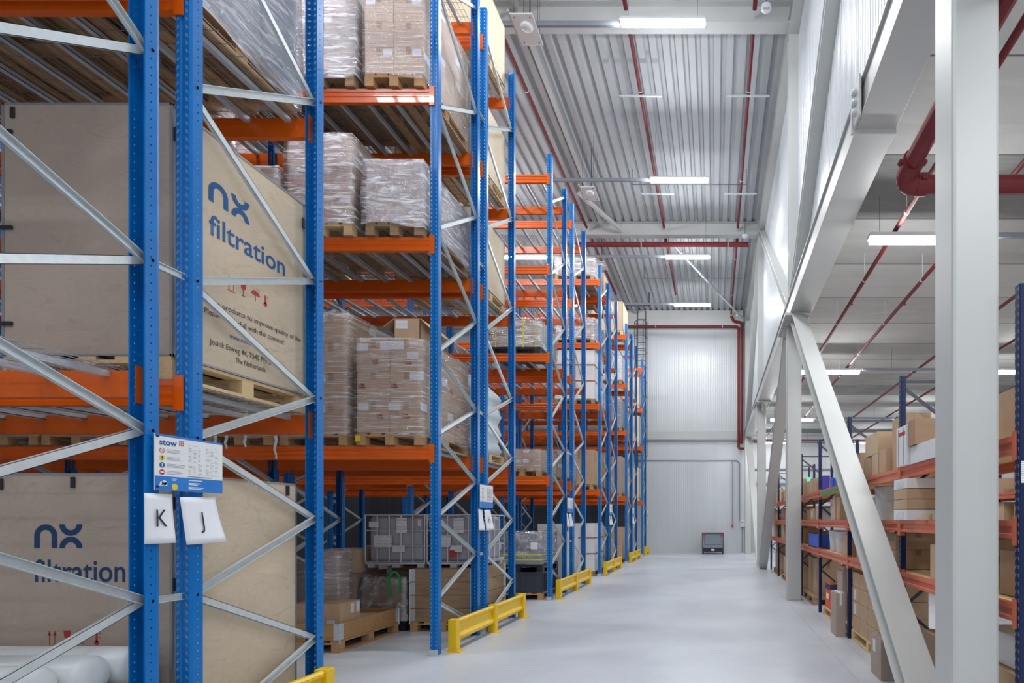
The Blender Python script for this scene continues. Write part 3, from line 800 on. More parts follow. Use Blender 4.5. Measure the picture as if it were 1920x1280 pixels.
# ------------------------------------------------------------------ plywood crates in rack J
def crate(label, x0, x1, y0, y1, z, z1, mats, palm=True, clips=(), group='plywood crates'):
    r = thing('plywood_crate', label, 'crate', ((x0+x1)/2, (y0+y1)/2, z), group)
    zb = z
    if palm: inst('pallet', pallet_mesh(x1-x0, y1-y0, 'woodpale'), r, (0, 0, 0)); zb = z + 0.146
    e = 0.012
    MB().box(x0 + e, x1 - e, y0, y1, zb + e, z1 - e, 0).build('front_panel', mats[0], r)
    MB().box(x1 - e, x1 - 0.001, y0 + e, y1 - e, zb + e, z1 - e).build('side_panel', mats[1], r)
    mb = MB(); t = 0.003; w = 0.013
    for xx, s in ((x0, 1), (x1, -1)):
        mb.box(min(xx, xx + s*w), max(xx, xx + s*w), y0 - t, y0, zb, z1)
        mb.box(min(xx, xx - s*t), max(xx, xx - s*t), y0 - t, y0 + w, zb, z1); mb.box(min(xx, xx - s*t), max(xx, xx - s*t), y1 - w, y1, zb, z1)
        mb.box(min(xx, xx - s*t), max(xx, xx - s*t), y0, y1, z1 - w, z1); mb.box(min(xx, xx - s*t), max(xx, xx - s*t), y0, y1, zb, zb + w)
    mb.box(x0, x1, y0 - t, y0, z1 - w, z1); mb.box(x0, x1, y0 - t, y0, zb, zb + w)
    mb.build('edge_trim', 'trim', r)
    for (f, a, b) in clips:
        if f == 'front': m2 = MB().box(x0 + a - 0.012, x0 + a + 0.012, y0 - 0.012, y0 - 0.002, zb + b - 0.035, zb + b + 0.035)
        elif f == 'fronth': m2 = MB().box(x0 + a - 0.04, x0 + a + 0.04, y0 - 0.014, y0 - 0.002, zb + b - 0.012, zb + b + 0.012)
        else: m2 = MB().box(x1 + 0.002, x1 + 0.014, y0 + a - 0.014, y0 + a + 0.014, zb + b - 0.04, zb + b + 0.04)
        m2.build('corner_clip', 'black', r, bevel=0.003)
    return r
def nx_logo(parent, pos, face, W, H, m, gap=0.03):
    t = W * 0.245; R = W/2; pol = []
    pol += [rect(0, t, 0, H - R), rect(W - t, W, 0, H - R)] + ring(R, H - R, R - t, R, 0, PI, 16)
    o = W + gap
    pol2 = ring(o + R, H, R - t, R, PI, 2*PI, 16) + ring(o + R, 0, R - t, R, 0, PI, 16)
    decal('logo', pol + pol2, m, parent, pos, face)
def handling_marks(parent, pos, face, h, m='redink'):
    pol = []
    for k in (0, 1):
        x = k * h * 0.36; pol += [rect(x + h*0.11, x + h*0.15, 0.04*h, h*0.8), [(x, h*0.66), (x + h*0.26, h*0.66), (x + h*0.13, h)]]
    pol.append(rect(0, h*0.62, -0.05*h, 0.0))
    x = h * 1.05   # glass
    pol += [[(x, h), (x + h*0.5, h), (x + h*0.42, h*0.5), (x + h*0.08, h*0.5)], rect(x + h*0.22, x + h*0.28, 0.05*h, h*0.5), rect(x + h*0.1, x + h*0.4, 0, 0.06*h)]
    x = h * 1.95   # umbrella
    pol += [[(x + h*0.4*(1 + math.cos(a)), h*0.5 + h*0.34*math.sin(a)) for a in [PI*i/10 for i in range(11)]], rect(x + h*0.37, x + h*0.42, 0.05*h, h*0.5)]
    pol += [rect(x + h*0.15*i, x + h*0.15*i + 0.03*h, h*0.92, h*1.02) for i in range(6)]
    x = h * 3.1    # thermometer
    pol += [disc(x + h*0.15, h*0.18, h*0.16), rect(x + h*0.08, x + h*0.22, h*0.2, h*0.85), rect(x + h*0.3, x + h*0.42, h*0.75, h*0.8), rect(x + h*0.3, x + h*0.42, h*0.5, h*0.55)]
    decal('handling_mark', pol, m, parent, pos, face)

UX = -3.405
c1 = crate('plywood crate with blue lettering on its aisle side, up on a rack level', -4.468, UX, 3.47, 4.60, 2.485, 4.215, ('plyshade', 'ply'), True,
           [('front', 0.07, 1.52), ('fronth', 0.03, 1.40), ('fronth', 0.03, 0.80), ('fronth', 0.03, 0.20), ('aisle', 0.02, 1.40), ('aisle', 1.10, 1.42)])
nx_logo(c1, (UX, 3.72, 3.755), 'aisle', 0.15, 0.15, 'logoblue', 0.025)
text('lettering', 'filtration', 0.2, 'logoblue', c1, (UX, 3.725, 3.53), 'aisle', 'LEFT', 1, 0.655, 0.002)
handling_marks(c1, (UX, 3.865, 3.215), 'aisle', 0.10)
text('lettering', 'contains products to improve quality of life.', 0.055, 'ink', c1, (UX, 4.095, 3.06), 'aisle', 'CENTER', 1, 0.92)
text('lettering', 'Please be carefull with the content!', 0.055, 'ink', c1, (UX, 4.03, 2.985), 'aisle', 'CENTER', 1, 0.68)
text('lettering', 'www.nxfiltration.com', 0.045, 'logoblue', c1, (UX, 4.05, 2.88), 'aisle', 'CENTER', 1, 0.34)
text('lettering', 'Josink Esweg 44, 7545 PN Enschede', 0.055, 'ink', c1, (UX, 4.06, 2.79), 'aisle', 'CENTER', 1, 0.66)
text('lettering', 'The Netherlands', 0.055, 'ink', c1, (UX, 4.06, 2.72), 'aisle', 'CENTER', 1, 0.26)
c2 = crate('plywood crate with dark blue lettering on its front, on the floor place', -4.72, UX, 3.47, 4.50, 0.0, 1.895, ('plyshade', 'ply'), True,
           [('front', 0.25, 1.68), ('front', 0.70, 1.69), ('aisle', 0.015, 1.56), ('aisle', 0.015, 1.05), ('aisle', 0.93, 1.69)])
nx_logo(c2, (-4.268, 3.47, 1.425), 'front', 0.145, 0.15, 'logonavy', 0.012)
text('lettering', 'filtration', 0.2, 'logonavy', c2, (-4.272, 3.47, 1.215), 'front', 'LEFT', 1, 0.575, 0.002)
handling_marks(c2, (-4.185, 3.47, 0.815), 'front', 0.095)

# white film rolls on the floor place of rack K
pallet(-4.72, -3.42, 2.28, 3.40, 0.0, 'wooden pallet below the white film rolls in rack K', 'wood')
box('flat brown carton that carries the white film rolls in rack K', -4.70, -3.44, 2.3, 3.39, 0.146, 0.62, 'kraftgrey', 'cartons in the racks')
k = 0
RL = ['white film roll nearest to the camera in rack K, above the frame edge', 'second white film roll from the near side in rack K', 'middle white film roll of the row in rack K', 'white film roll second from the lettered crate in rack K', 'white film roll lying right in front of the lettered crate']
for (yy, zz, xs, an) in ((2.41, 0.734, -0.02, 0), (2.635, 0.734, -0.05, 0), (2.86, 0.734, -0.06, 0), (3.085, 0.734, -0.02, 0), (3.31, 0.734, -0.0, 0)):
    rr = 0.111
    r = thing('film_roll', RL[k], 'roll', (-4.0 + xs, yy, zz - rr), 'white film rolls'); O = ORG[r]
    MB().lathe([(0.03, -0.56), (rr*0.8, -0.555), (rr, -0.53), (rr, 0.53), (rr*0.8, 0.555), (0.03, 0.56)], (-4.0 + xs, yy, zz), 24, 0, 'x').build('film', 'roll', r, smooth=True)
    mb = MB()
    for s in (-0.25, 0.3): mb.lathe([(rr + 0.0008, s), (rr + 0.0008, s + 0.03)], (-4.0 + xs, yy, zz), 24, 0, 'x')
    mb.build('tape_band', 'strap' if k % 2 else 'whiteplast', r)
    k += 1

# ------------------------------------------------------------------ loads of rack J level two (seen from below)
zl = 4.945
load('silver wrapped pallet high up at the aisle end of rack J', -4.19, -3.45, 3.5, 4.57, zl, 2, 3, [0.5, 0.5, 0.4], 'greyplast', 'filmgrey', True, 'wood', 0, amp=0.014, low=0.05)
load('dark loaded pallet high in rack J next to the silver wrapped one', -5.10, -4.27, 3.5, 4.6, zl, 2, 2, [0.5, 0.5], 'kraft3', 'film', True, 'wood', 0)
load('pallet of brown cartons high in rack J, third from the aisle', -5.98, -5.16, 3.5, 4.6, zl, 2, 2, [0.5, 0.45], 'kraft', 'film', True, 'wood', 0)
# rack K level two
for i in range(3):
    load(['wrapped pallet high in rack K at the aisle end', 'wrapped pallet high in rack K, second from the aisle', 'wrapped pallet high in rack K, third from the aisle'][i], -4.25 - i*0.87, UX - 0.03 - i*0.87, 2.12, 3.2, zl, 2, 2, [0.5, 0.4], 'kraft', 'film', True, 'wood', 0)
# ------------------------------------------------------------------ the rack facing J
y0, y1 = 6.49, 7.69
zl = 2.483
r = load('shrink wrapped stack of brown cartons with small red marks, an open carton on top', -4.205, -3.43, y0, y1, zl, 2, 3, [0.372, 0.352, 0.37], 'kraft', 'film', True, 'wood', 0, amp=0.006, seed=3)
O = ORG[r]
for (dx, dz) in ((-0.16, 0.83), (0.22, 0.83), (-0.32, 0.55), (0.06, 0.55), (-0.11, 0.19), (0.20, 0.19)):
    text('print_mark', 'VDL', 0.075, 'redink', r, (O.x + dx, y0 - 0.004, O.z + 0.146 + dz - 0.03), 'front', 'CENTER', 1.0, 0.09, 0.004)
    decal('print_mark', [rect(-0.015, 0.04, -0.006, 0.004), rect(0.0, 0.018, 0.02, 0.045)], 'ink', r, (O.x + dx, y0 - 0.004, O.z + 0.146 + dz - 0.02), 'front', 0.0016)
for (dx, dz, w_) in ((-0.32, 1.0, 0.13), (0.03, 1.02, 0.28), (0.27, 0.9, 0.13), (0.32, 0.66, 0.16), (-0.31, 0.3, 0.12), (0.06, 0.3, 0.14)):
    MB().box(O.x + dx - w_/2, O.x + dx + w_/2, y0 - 0.002, y0 + 0.002, O.z + 0.146 + dz - 0.045, O.z + 0.146 + dz + 0.045).build('shipping_label', 'label', r)
for (yy, zz) in ((7.0, 0.95), (7.2, 0.62), (7.35, 0.2), (6.7, 0.2)):
    text('print_mark', 'VDL', 0.075, 'redink', r, (-3.426, yy, O.z + 0.146 + zz), 'aisle', 'CENTER', 1, 0.09, 0.004)
    MB().box(-3.434, -3.429, yy - 0.25, yy - 0.11, O.z + 0.146 + zz + 0.05, O.z + 0.146 + zz + 0.15).build('shipping_label', 'label', r)
MB().box(O.x - 0.4, O.x - 0.34, y0 - 0.012, y0 - 0.004, O.z + 0.04, O.z + 0.12).build('yellow_tag', 'signyellow', r)
r = thing('open_carton', 'open brown carton on top of the wrapped cartons with red marks', 'carton', (-3.62, 6.95, O.z + 1.268), 'cartons in the racks'); P = ORG[r]
mb = MB(); t = 0.006; x0, x1, ya, yb, za, zb = -3.84, -3.53, 6.62, 7.2, P.z, P.z + 0.26
mb.box(x0, x1, ya, ya + t, za, zb).box(x0, x1, yb - t, yb, za, zb).box(x0, x0 + t, ya, yb, za, zb).box(x1 - t, x1, ya, yb, za, zb).box(x0, x1, ya, yb, za, za + t)
mb.build('body', 'kraft', r)
MB().add([(x0, ya, zb), (x0, yb, zb), (x0 - 0.13, yb, zb - 0.10), (x0 - 0.13, ya, zb - 0.10), (x0, ya, zb + t), (x0, yb, zb + t), (x0 - 0.13, yb, zb - 0.10 + t), (x0 - 0.13, ya, zb - 0.10 + t)], [(0, 1, 2, 3), (7, 6, 5, 4), (0, 4, 5, 1), (1, 5, 6, 2), (2, 6, 7, 3), (3, 7, 4, 0)]).build('flap', 'kraft', r)
MB().add([(x1, ya, zb), (x1, yb, zb), (x1 + 0.10, yb, zb - 0.10), (x1 + 0.10, ya, zb - 0.10), (x1, ya, zb + t), (x1, yb, zb + t), (x1 + 0.10, yb, zb - 0.10 + t), (x1 + 0.10, ya, zb - 0.10 + t)], [(0, 1, 2, 3), (7, 6, 5, 4), (0, 4, 5, 1), (1, 5, 6, 2), (2, 6, 7, 3), (3, 7, 4, 0)]).build('flap', 'kraft2', r)
MB().box(x0 + 0.02, x0 + 0.16, ya - 0.002, ya, zb - 0.12, zb - 0.02).build('shipping_label', 'label', r)
load('tall shrink wrapped stack of brown cartons with white labels, beside the cartons with red marks', -5.14, -4.33, y0 + 0.03, y1, zl, 2, 3, [0.355, 0.355, 0.36, 0.35], 'kraft', 'film', True, 'wood', 1.2, amp=0.005, seed=11)
load('wrapped pallet with dangling film ends, behind the gap between the two lettered crates', -5.98, -5.2, y0, y1, zl, 2, 2, [0.35, 0.35], 'kraft', 'filmheavy', True, 'wood', 0, amp=0.012)
for i, xx in enumerate((-7.0, -7.9, -8.75)):
    load(['wrapped pallet just inside the second bay of the rack facing J', 'wrapped pallet in the middle of the second bay of the rack facing J', 'wrapped pallet at the inner end of the second bay of the rack facing J'][i], xx, xx + 0.8, y0, y1, zl, 2, 2, [0.4, 0.4], 'kraft', 'film', True, 'wood', 0)
# dangling ends of film
mb = MB()
for (xx, L, yy) in ((-5.83, 0.19, 6.48), (-5.70, 0.15, 6.478), (-5.48, 0.13, 6.48), (-5.12, 0.27, 6.475)):
    q = [Vector((xx + 0.012*math.sin(i*1.7), yy - 0.03, zl + 0.1 - L*i/5)) for i in range(6)]
    for i in range(5): mb.bar(q[i], q[i+1], 0.035 * (1 - 0.12*i), 0.004, (0, 1, 0))
tag(mb.build('film_strip', 'whiteplast', loc=(-5.5, 6.47, zl)), 'loose ends of film hanging over the orange beam behind the large sign', 'film', None, 'stuff')
zl = 4.945
load('silver wrapped low stack on the second level of the rack facing J, aisle end', -4.10, -3.43, y0, y1, zl, 1, 2, [0.24, 0.24, 0.24], 'kraftgrey', 'filmgrey', True, 'woodgrey', 0, amp=0.016, flare=0.02)
r = bpy.data.objects['wrapped_pallet_load'] if False else None
load('shiny wrapped stack of three brown layers on the second level of the rack facing J', -5.02, -4.26, y0, y1, zl, 2, 3, [0.34, 0.34, 0.34], 'kraft', 'filmheavy', True, 'woodpale', 1, amp=0.012, seed=5)
load('shiny wrapped pallet on second rack level, partly hidden by the upper lettered crate', -5.95, -5.12, y0, y1, zl, 2, 2, [0.34, 0.3], 'kraft', 'filmheavy', True, 'woodpale', 0, amp=0.012)
zl = 6.693
load('neat pale brown carton stack in clear film, third level of the rack facing J', -4.11, -3.43, y0, y1, zl, 2, 3, [0.31, 0.30, 0.31, 0.22], 'kraft2', 'film', True, 'wood', 1, amp=0.004, drop=((0, 0, 3), (0, 1, 3)), seed=8)
load('whitish wrapped pallet on the third level of the rack facing J', -5.06, -4.22, y0, y1, zl, 2, 2, [0.36, 0.36, 0.3], 'kraftgrey', 'filmheavy', True, 'woodgrey', 0.6, amp=0.012, seed=9)
load('brown carton pallet on third level of the rack facing J, third from aisle', -5.96, -5.14, y0, y1, zl, 2, 2, [0.4, 0.4], 'kraft', 'film', True, 'wood', 0)
# floor place of the rack facing J
r = thing('collar_pallet', 'low wooden collar crate on a pallet, with cartons, below the rack facing J', 'pallet', (-4.95, 7.25, 0), 'wooden collar crates')
def collar(r, x0, x1, y0, y1, z, n, h=0.195, m='woodx', pal='wood', mx=None):
    O = ORG[r]
    inst('pallet', pallet_mesh(x1-x0, y1-y0, pal), r, ((x0+x1)/2 - O.x, (y0+y1)/2 - O.y, z - O.z))
    zz = z + 0.146; t = 0.02
    for k in range(n):
        mb = MB(); g = 0.003
        mb.box(x0, x1, y0, y0 + t, zz + g, zz + h - g).box(x0, x1, y1 - t, y1, zz + g, zz + h - g)
        mb.box(x0, x0 + t, y0 + t, y1 - t, zz + g, zz + h - g).box(x1 - t, x1, y0 + t, y1 - t, zz + g, zz + h - g)
        mb.build('collar', m, r)
        mb = MB()
        for xx, s in ((x0, -1), (x1, 1)):
            for yy, q in ((y0, -1), (y1, 1)):
                mb.box(min(xx, xx - s*0.07), max(xx, xx - s*0.07), min(yy, yy + q*0.003), max(yy, yy + q*0.003), zz + 0.01, zz + h - 0.008)
                mb.box(min(xx, xx + s*0.003), max(xx, xx + s*0.003), min(yy, yy - q*0.07), max(yy, yy - q*0.07), zz + 0.01, zz + h - 0.008)
                mb.tube((xx + s*0.004, yy + q*0.004, zz - 0.03), (xx + s*0.004, yy + q*0.004, zz + h - 0.01), 0.008, 6)
        mb.build('corner_hinge', 'galv', r); zz += h
    return zz
zt = collar(r, -5.45, -4.52, 6.66, 7.9, 0, 1, 0.21)
MB().box(-5.42, -4.55, 6.69, 7.87, 0.148, 0.29).build('packing_filling', 'kraft2', r)
box('long flat carton with white labels lying on the low wooden collar crate', -5.22, -4.60, 6.78, 7.18, 0.292, 0.575, 'kraft', 'cartons in the racks', 'tape', [('aisle', 0.04, 0.2, 0.06, 0.12, 'label'), ('aisle', 0.15, 0.2, 0.06, 0.13, 'label'), ('front', 0.2, 0.05, 0.1, 0.06, 'label')])
load('tall film wrapped brown carton on the low wooden collar crate', -5.36, -4.95, 7.26, 7.5, 0.294, 1, 1, [0.90], 'kraftgrey', 'film', False, 'wood', 0, name='wrapped_carton', group='cartons in the racks', amp=0.01, cat='carton')
load('wrapped long carton behind the low wooden collar crate, lying on top of a tall one', -5.68, -5.16, 7.98, 8.5, 0.84, 1, 1, [0.34], 'kraft2', None, False, 'wood', 0, name='long_carton', group='cartons in the racks', cat='carton')
box('tall brown carton under the long pale one behind the low collar crate', -5.66, -5.18, 8.0, 8.9, 0, 0.835, 'kraftgrey', 'cartons in the racks')
r = load('open brown carton wrapped in crumpled film with a green strap, on a black plastic pallet', -5.10, -4.47, 7.99, 8.32, 0.0, 1, 1, [0.62], 'kraft3', 'filmloose', False, 'wood', 0, name='wrapped_open_carton', group='cartons in the racks', amp=0.03, flare=0.03, cat='carton')
for ch in r.children: ch.location.z += 0.15
O = ORG[r]
mb = MB().box(-5.11, -4.46, 7.97, 8.32, 0.11, 0.145)
for xx in (-5.1, -4.82, -4.54):
    for yy in (7.98, 8.24): mb.box(xx, xx + 0.07, yy, yy + 0.07, 0.0, 0.11)
mb.build('plastic_pallet', 'black', r)
mb = MB()
pts = [Vector((-4.60 + 0.075*math.cos(a), 7.94, 0.72 + 0.14*math.sin(a) if a < PI and a > 0 else 0.72)) for a in [PI*i/10 for i in range(11)]]
pts = [Vector((-4.525, 7.94, 0.55))] + pts + [Vector((-4.675, 7.94, 0.5))]
for i in range(len(pts)-1): mb.bar(pts[i], pts[i+1], 0.03, 0.004, (0, 1, 0))
mb.build('green_strap', 'green', r)

# ------------------------------------------------------------------ rack H: collar crates, tanks, cream crates, bag
y0, y1 = 7.93, 9.06
r = thing('collar_crate', 'tall stack of wooden collars with steel corners, floor of rack H at the aisle end', 'crate', (-3.9, 8.5, 0), 'wooden collar crates')
zt = collar(r, -4.37, -3.44, y0, y1, 0, 4, 0.19, 'woodgrey')
MB().box(-4.35, -3.46, y0 + 0.02, y1 - 0.02, zt - 0.02, zt).build('cover_board', 'woodgrey', r)
r = thing('collar_crate', 'wooden collar stack hidden behind the open wrapped carton in rack H', 'crate', (-4.7, 8.7, 0), 'wooden collar crates')
zt2 = collar(r, -4.98, -4.44, 8.42, y1, 0, 4, 0.19, 'woodgrey')
MB().box(-4.96, -4.46, 8.44, y1 - 0.02, zt2 - 0.02, zt2).build('cover_board', 'woodgrey', r)
def tank(x0, x1, y0, y1, z, h, label):
    r = thing('liquid_tank', label, 'tank', ((x0+x1)/2, (y0+y1)/2, z), 'caged liquid tanks')
    mb = MB()
    for xx in (x0 + 0.02, (x0+x1)/2 - 0.05, x1 - 0.12):
        for yy in (y0 + 0.02, y1 - 0.12): mb.box(xx, xx + 0.1, yy, yy + 0.1, 0 + z, z + 0.05)
    mb.box(x0, x1, y0, y1, z + 0.05, z + 0.075).build('base', 'galv', r)
    zb = z + 0.08; b = MB().box(x0 + 0.03, x1 - 0.03, y0 + 0.03, y1 - 0.03, zb, z + h - 0.02).build('bottle', 'bottle', r)
    bev(b, 0.06, 4)
    mb = MB(); g = 0.008; n = 5
    for k in range(4):
        zz = z + 0.09 + k * (h - 0.09) / 3.0
        mb.path([(x0, y0, zz), (x1, y0, zz), (x1, y1, zz), (x0, y1, zz), (x0, y0, zz)], g if k < 3 else 0.011, 6)
    for i in range(n + 1):
        xx = x0 + (x1 - x0) * i / n
        for yy in (y0, y1): mb.tube((xx, yy, z + 0.075), (xx, yy, z + h), g, 6)
    for i in range(1, n):
        yy = y0 + (y1 - y0) * i / n
        for xx in (x0, x1): mb.tube((xx, yy, z + 0.075), (xx, yy, z + h), g, 6)
    mb.build('cage', 'galv', r)
    MB().lathe([(0.09, 0), (0.09, 0.03), (0.05, 0.035)], ((x0+x1)/2, (y0+y1)/2, z + h - 0.02), 16).build('lid', 'black', r)
    for (u, v, a, b_) in ((0.30, 0.50, 0.26, 0.17), (0.62, 0.80, 0.15, 0.22), (0.15, 0.82, 0.14, 0.08), (0.57, 0.36, 0.18, 0.1), (0.92, 0.85, 0.05, 0.1)):
        xx = x0 + (x1-x0)*u; zz = z + h*v
        MB().box(xx - a/2, xx + a/2, y0 - 0.014, y0 - 0.011, zz - b_/2, zz + b_/2).build('data_plate', 'sheet', r)
    return r
tank(-5.10, -4.235, y0 + 0.14, y1 - 0.02, zt2 + 0.002, 0.77, 'caged grey liquid tank standing above the green strap')
t2 = tank(-4.20, -3.45, y0 + 0.14, y1 - 0.02, zt + 0.002, 0.77, 'caged grey liquid tank on the wooden collars, behind sheet H')
MB().box(-3.86, -3.79, y0 + 0.125, y0 + 0.129, zt + 0.15, zt + 0.26).build('warning_label', 'red', t2)
CU = -3.435
for z, h, lb in ((8.513, 0.98, 'cream plywood crate on the top level of rack H'), (6.693, 1.02, 'cream plywood crate on the third level of rack H'), (4.945, 1.02, 'cream plywood crate on the second level of rack H')):
    crate(lb, -4.6, CU, 7.95, 9.04, z, z + h + 0.146, ('cream', 'cream'))
r = thing('bulk_bag', 'bulging white film wrapped bag on a pallet, first level of rack H', 'bag', (-3.95, 8.5, 2.483), 'wrapped pallet loads')
inst('pallet', pallet_mesh(1.0, 1.1, 'woodpale'), r, (0, 0, 0))
mb = MB(); n, k = 24, 18
vs, fs = [], []
for j in range(k + 1):
    v = j / k
    s = 1.0 + 0.05*math.sin(v*9*PI) * (1 if v < 0.85 else 0.2)
    if v > 0.72: s *= math.cos((v - 0.72) / 0.28 * 1.35) * 0.999 + 0.0
    for i in range(n):
        a = 2*PI*i/n; e = 0.32
        cx = math.copysign(abs(math.cos(a))**e, math.cos(a)); cyy = math.copysign(abs(math.sin(a))**e, math.sin(a))
        vs.append((-3.93 + 0.48*cx*s, 8.5 + 0.52*cyy*s, 2.63 + v*1.24))
for j in range(k):
    for i in range(n): fs.append((j*n+i, j*n+(i+1) % n, (j+1)*n+(i+1) % n, (j+1)*n+i))
fs += [tuple(reversed(range(n))), tuple(range(k*n, (k+1)*n))]
mb.add(vs, fs).build('bag', 'bag', r, smooth=True)
load('brown carton pallet in the second place of rack H', -5.6, -4.75, 7.95, 9.0, 2.483, 2, 2, [0.35, 0.35, 0.3], 'kraft', 'film', True, 'wood', 0)

# ------------------------------------------------------------------ racks G to A
def crates_black(x0, x1, y0, y1, label):
    r = thing('folding_box', label, 'plastic box', ((x0+x1)/2, (y0+y1)/2, 0), 'black plastic boxes')
    inst('pallet', pallet_mesh(x1-x0, y1-y0, 'wood'), r, (0, 0, 0))
    mb = MB().box(x0 + 0.02, x1 - 0.02, y0 + 0.02, y1 - 0.02, 0.146, 0.56)
    n = 7
    for i in range(n + 1):
        xx = x0 + 0.03 + (x1 - x0 - 0.08) * i / n; mb.box(xx, xx + 0.02, y0, y0 + 0.03, 0.16, 0.54)
        yy = y0 + 0.03 + (y1 - y0 - 0.08) * i / n; mb.box(x1 - 0.03, x1, yy, yy + 0.02, 0.16, 0.54)
    mb.box(x0, x1, y0, y1, 0.52, 0.56).build('body', 'darkplast', r)
    mb = MB().box(x0, x1, y0, y1, 0.66, 0.70)
    for xx in (x0, (x0+x1)/2 - 0.06, x1 - 0.12):
        for yy in (y0, y1 - 0.12): mb.box(xx, xx + 0.12, yy, yy + 0.12, 0.562, 0.66)
    mb.build('lid', 'black', r); return r
ya, yb = 11.1, 12.2
r = crates_black(-4.5, -3.46, ya, yb, 'black plastic box with pallet lid on the floor, under crumpled clear film')
mb = MB().box(-4.46, -3.5, ya + 0.04, yb - 0.04, 0.705, 0.95).box(-4.3, -3.95, ya + 0.3, yb - 0.2, 0.95, 1.32)
r2 = thing('film_covered_machine', 'dark goods under crumpled clear film with two yellow straps, on the black plastic box', 'wrapped goods', (-3.98, 11.65, 0.705), 'wrapped pallet loads')
mb.build('goods', 'greyplast', r2, bevel=0.03)
me = wrap_mesh(0.98, 1.02, 0.64, 77, 'filmloose', 0.03, 0.0, 0.02, 16); inst('crumpled_film', me, r2, (0, 0, 0.01))
mb = MB()
for zz in (0.80, 0.90): mb.box(-4.50, -3.46, ya - 0.03, ya - 0.026, zz, zz + 0.018).box(-3.452, -3.448, ya - 0.02, yb, zz, zz + 0.018)
mb.build('strap', 'strap', r2)
for xx in (-4.35, -3.62): MB().box(xx - 0.07, xx + 0.07, ya - 0.035, ya - 0.031, 1.02, 1.16).build('paper_slip', 'paper', r2)
load('crumpled film and dark goods on a pallet inside the rack before F', -5.5, -4.6, ya, yb, 0, 2, 2, [0.4, 0.35], 'greyplast', 'filmgrey', True, 'wood', 0, amp=0.02)
load('wrapped brown cartons on the first level of the rack before F, aisle end', -4.25, -3.5, ya, yb, 2.483, 2, 2, [0.2, 0.19], 'kraft', 'film', True, 'wood', 1)
load('wrapped brown cartons on the first level of the rack before F, second from the aisle', -5.2, -4.35, ya, yb, 2.483, 2, 2, [0.2, 0.19], 'kraft3', 'filmheavy', True, 'wood', 1)
r = load('film wrapped goods with yellow straps on a black pallet, up in a rack', -4.55, -3.5, ya, yb, 4.945, 2, 2, [0.25, 0.28], 'kraftgrey', 'filmheavy', False, 'wood', 1, amp=0.012)
for ch in r.children: ch.location.z += 0.13
O = ORG[r]; mb = MB()
mb.box(-4.55, -3.5, ya, yb, 4.945 + 0.09, 4.945 + 0.125)
for xx in (-4.54, -4.09, -3.63): mb.box(xx, xx + 0.12, ya, yb, 4.945, 5.035)
mb.build('black_pallet', 'black', r)
mb = MB()
for xx in (-4.4, -4.15, -3.85, -3.6): mb.box(xx, xx + 0.018, ya - 0.024, ya - 0.02, 5.06, 5.64)
for yy in (11.3, 11.6, 11.9): mb.box(-3.486, -3.482, yy, yy + 0.018, 5.06, 5.64)
mb.build('strap', 'strap', r)
# rack F
ya, yb = 12.82, 13.98
load('low stack of white cartons on the floor of rack F', -4.4, -3.46, ya, yb, 0, 2, 2, [0.3, 0.3, 0.3, 0.28], 'whitebox', None, True, 'woodgrey', 0.6, group='white carton stacks', name='carton_stack', cat='carton stack')
load('wrapped brown carton pallet on the first level of rack F', -4.3, -3.5, ya, yb, 2.483, 2, 2, [0.3, 0.3], 'kraft', 'film', True, 'wood', 1)
load('white wrapped pallet on the first level of rack F, second from the aisle', -5.3, -4.5, ya, yb, 2.483, 2, 2, [0.3, 0.2], 'whitebox', 'film', True, 'wood', 1)
# rack E
ya, yb = 15.88, 17.08
def strapped(label, x0, x1, z, hs, m='whitebox'):
    r = load(label, x0, x1, ya, yb, z, 2, 2, hs, m, None, True, 'woodgrey', 0, group='white carton stacks', name='carton_stack', tape=None, cat='carton stack')
    O = ORG[r]; H = sum(hs) + 0.146; mb = MB()
    for k in (0.35, 0.68): mb.box(x0 - 0.003, x1 + 0.003, ya - 0.003, yb + 0.003, z + 0.146 + (H - 0.146)*k, z + 0.146 + (H - 0.146)*k + 0.035)
    xm = (x0+x1)/2; mb.box(xm - 0.02, xm + 0.02, ya - 0.005, yb + 0.005, z + 0.1, z + H + 0.004)
    mb.build('strap', 'brownstrap', r); return r
strapped('white carton stack with brown straps on the floor before rack D, aisle end', -4.22, -3.46, 0, [0.35, 0.35, 0.35, 0.32])
strapped('white carton stack with brown straps on the floor before rack D, second from the aisle', -5.1, -4.3, 0, [0.35, 0.35, 0.35, 0.3])
load('tall plain brown cartons on the first level of the rack before D, aisle end', -4.35, -3.47, ya, yb, 2.483, 1, 1, [1.0], 'kraft', None, True, 'wood', 0, group='tall brown carton pallets', name='carton_pallet')
load('plain brown cartons on first level of the rack before D, second from aisle', -5.3, -4.45, ya, yb, 2.483, 1, 1, [0.95], 'kraft', None, True, 'wood', 0, group='tall brown carton pallets', name='carton_pallet')
strapped('large white cartons with brown bands on the second level of the rack before D', -4.6, -3.46, 4.945, [0.5, 0.5, 0.4])
load('grey wrapped flat pallet on the third level of the rack before D, aisle end', -4.6, -3.48, ya, yb, 6.693, 2, 1, [0.28, 0.28], 'kraftgrey', 'filmheavy', True, 'wood', 0.5, amp=0.012)
load('grey wrapped flat pallet, third level of the rack before D, second from aisle', -5.85, -4.75, ya, yb, 6.693, 2, 1, [0.28, 0.28], 'whitebox', 'filmheavy', True, 'wood', 0.5, amp=0.012)
load('wrapped goods on the top level of the rack before D', -4.6, -3.48, ya, yb, 8.513, 2, 1, [0.3, 0.2], 'kraftgrey', 'filmheavy', True, 'wood', 0.5)
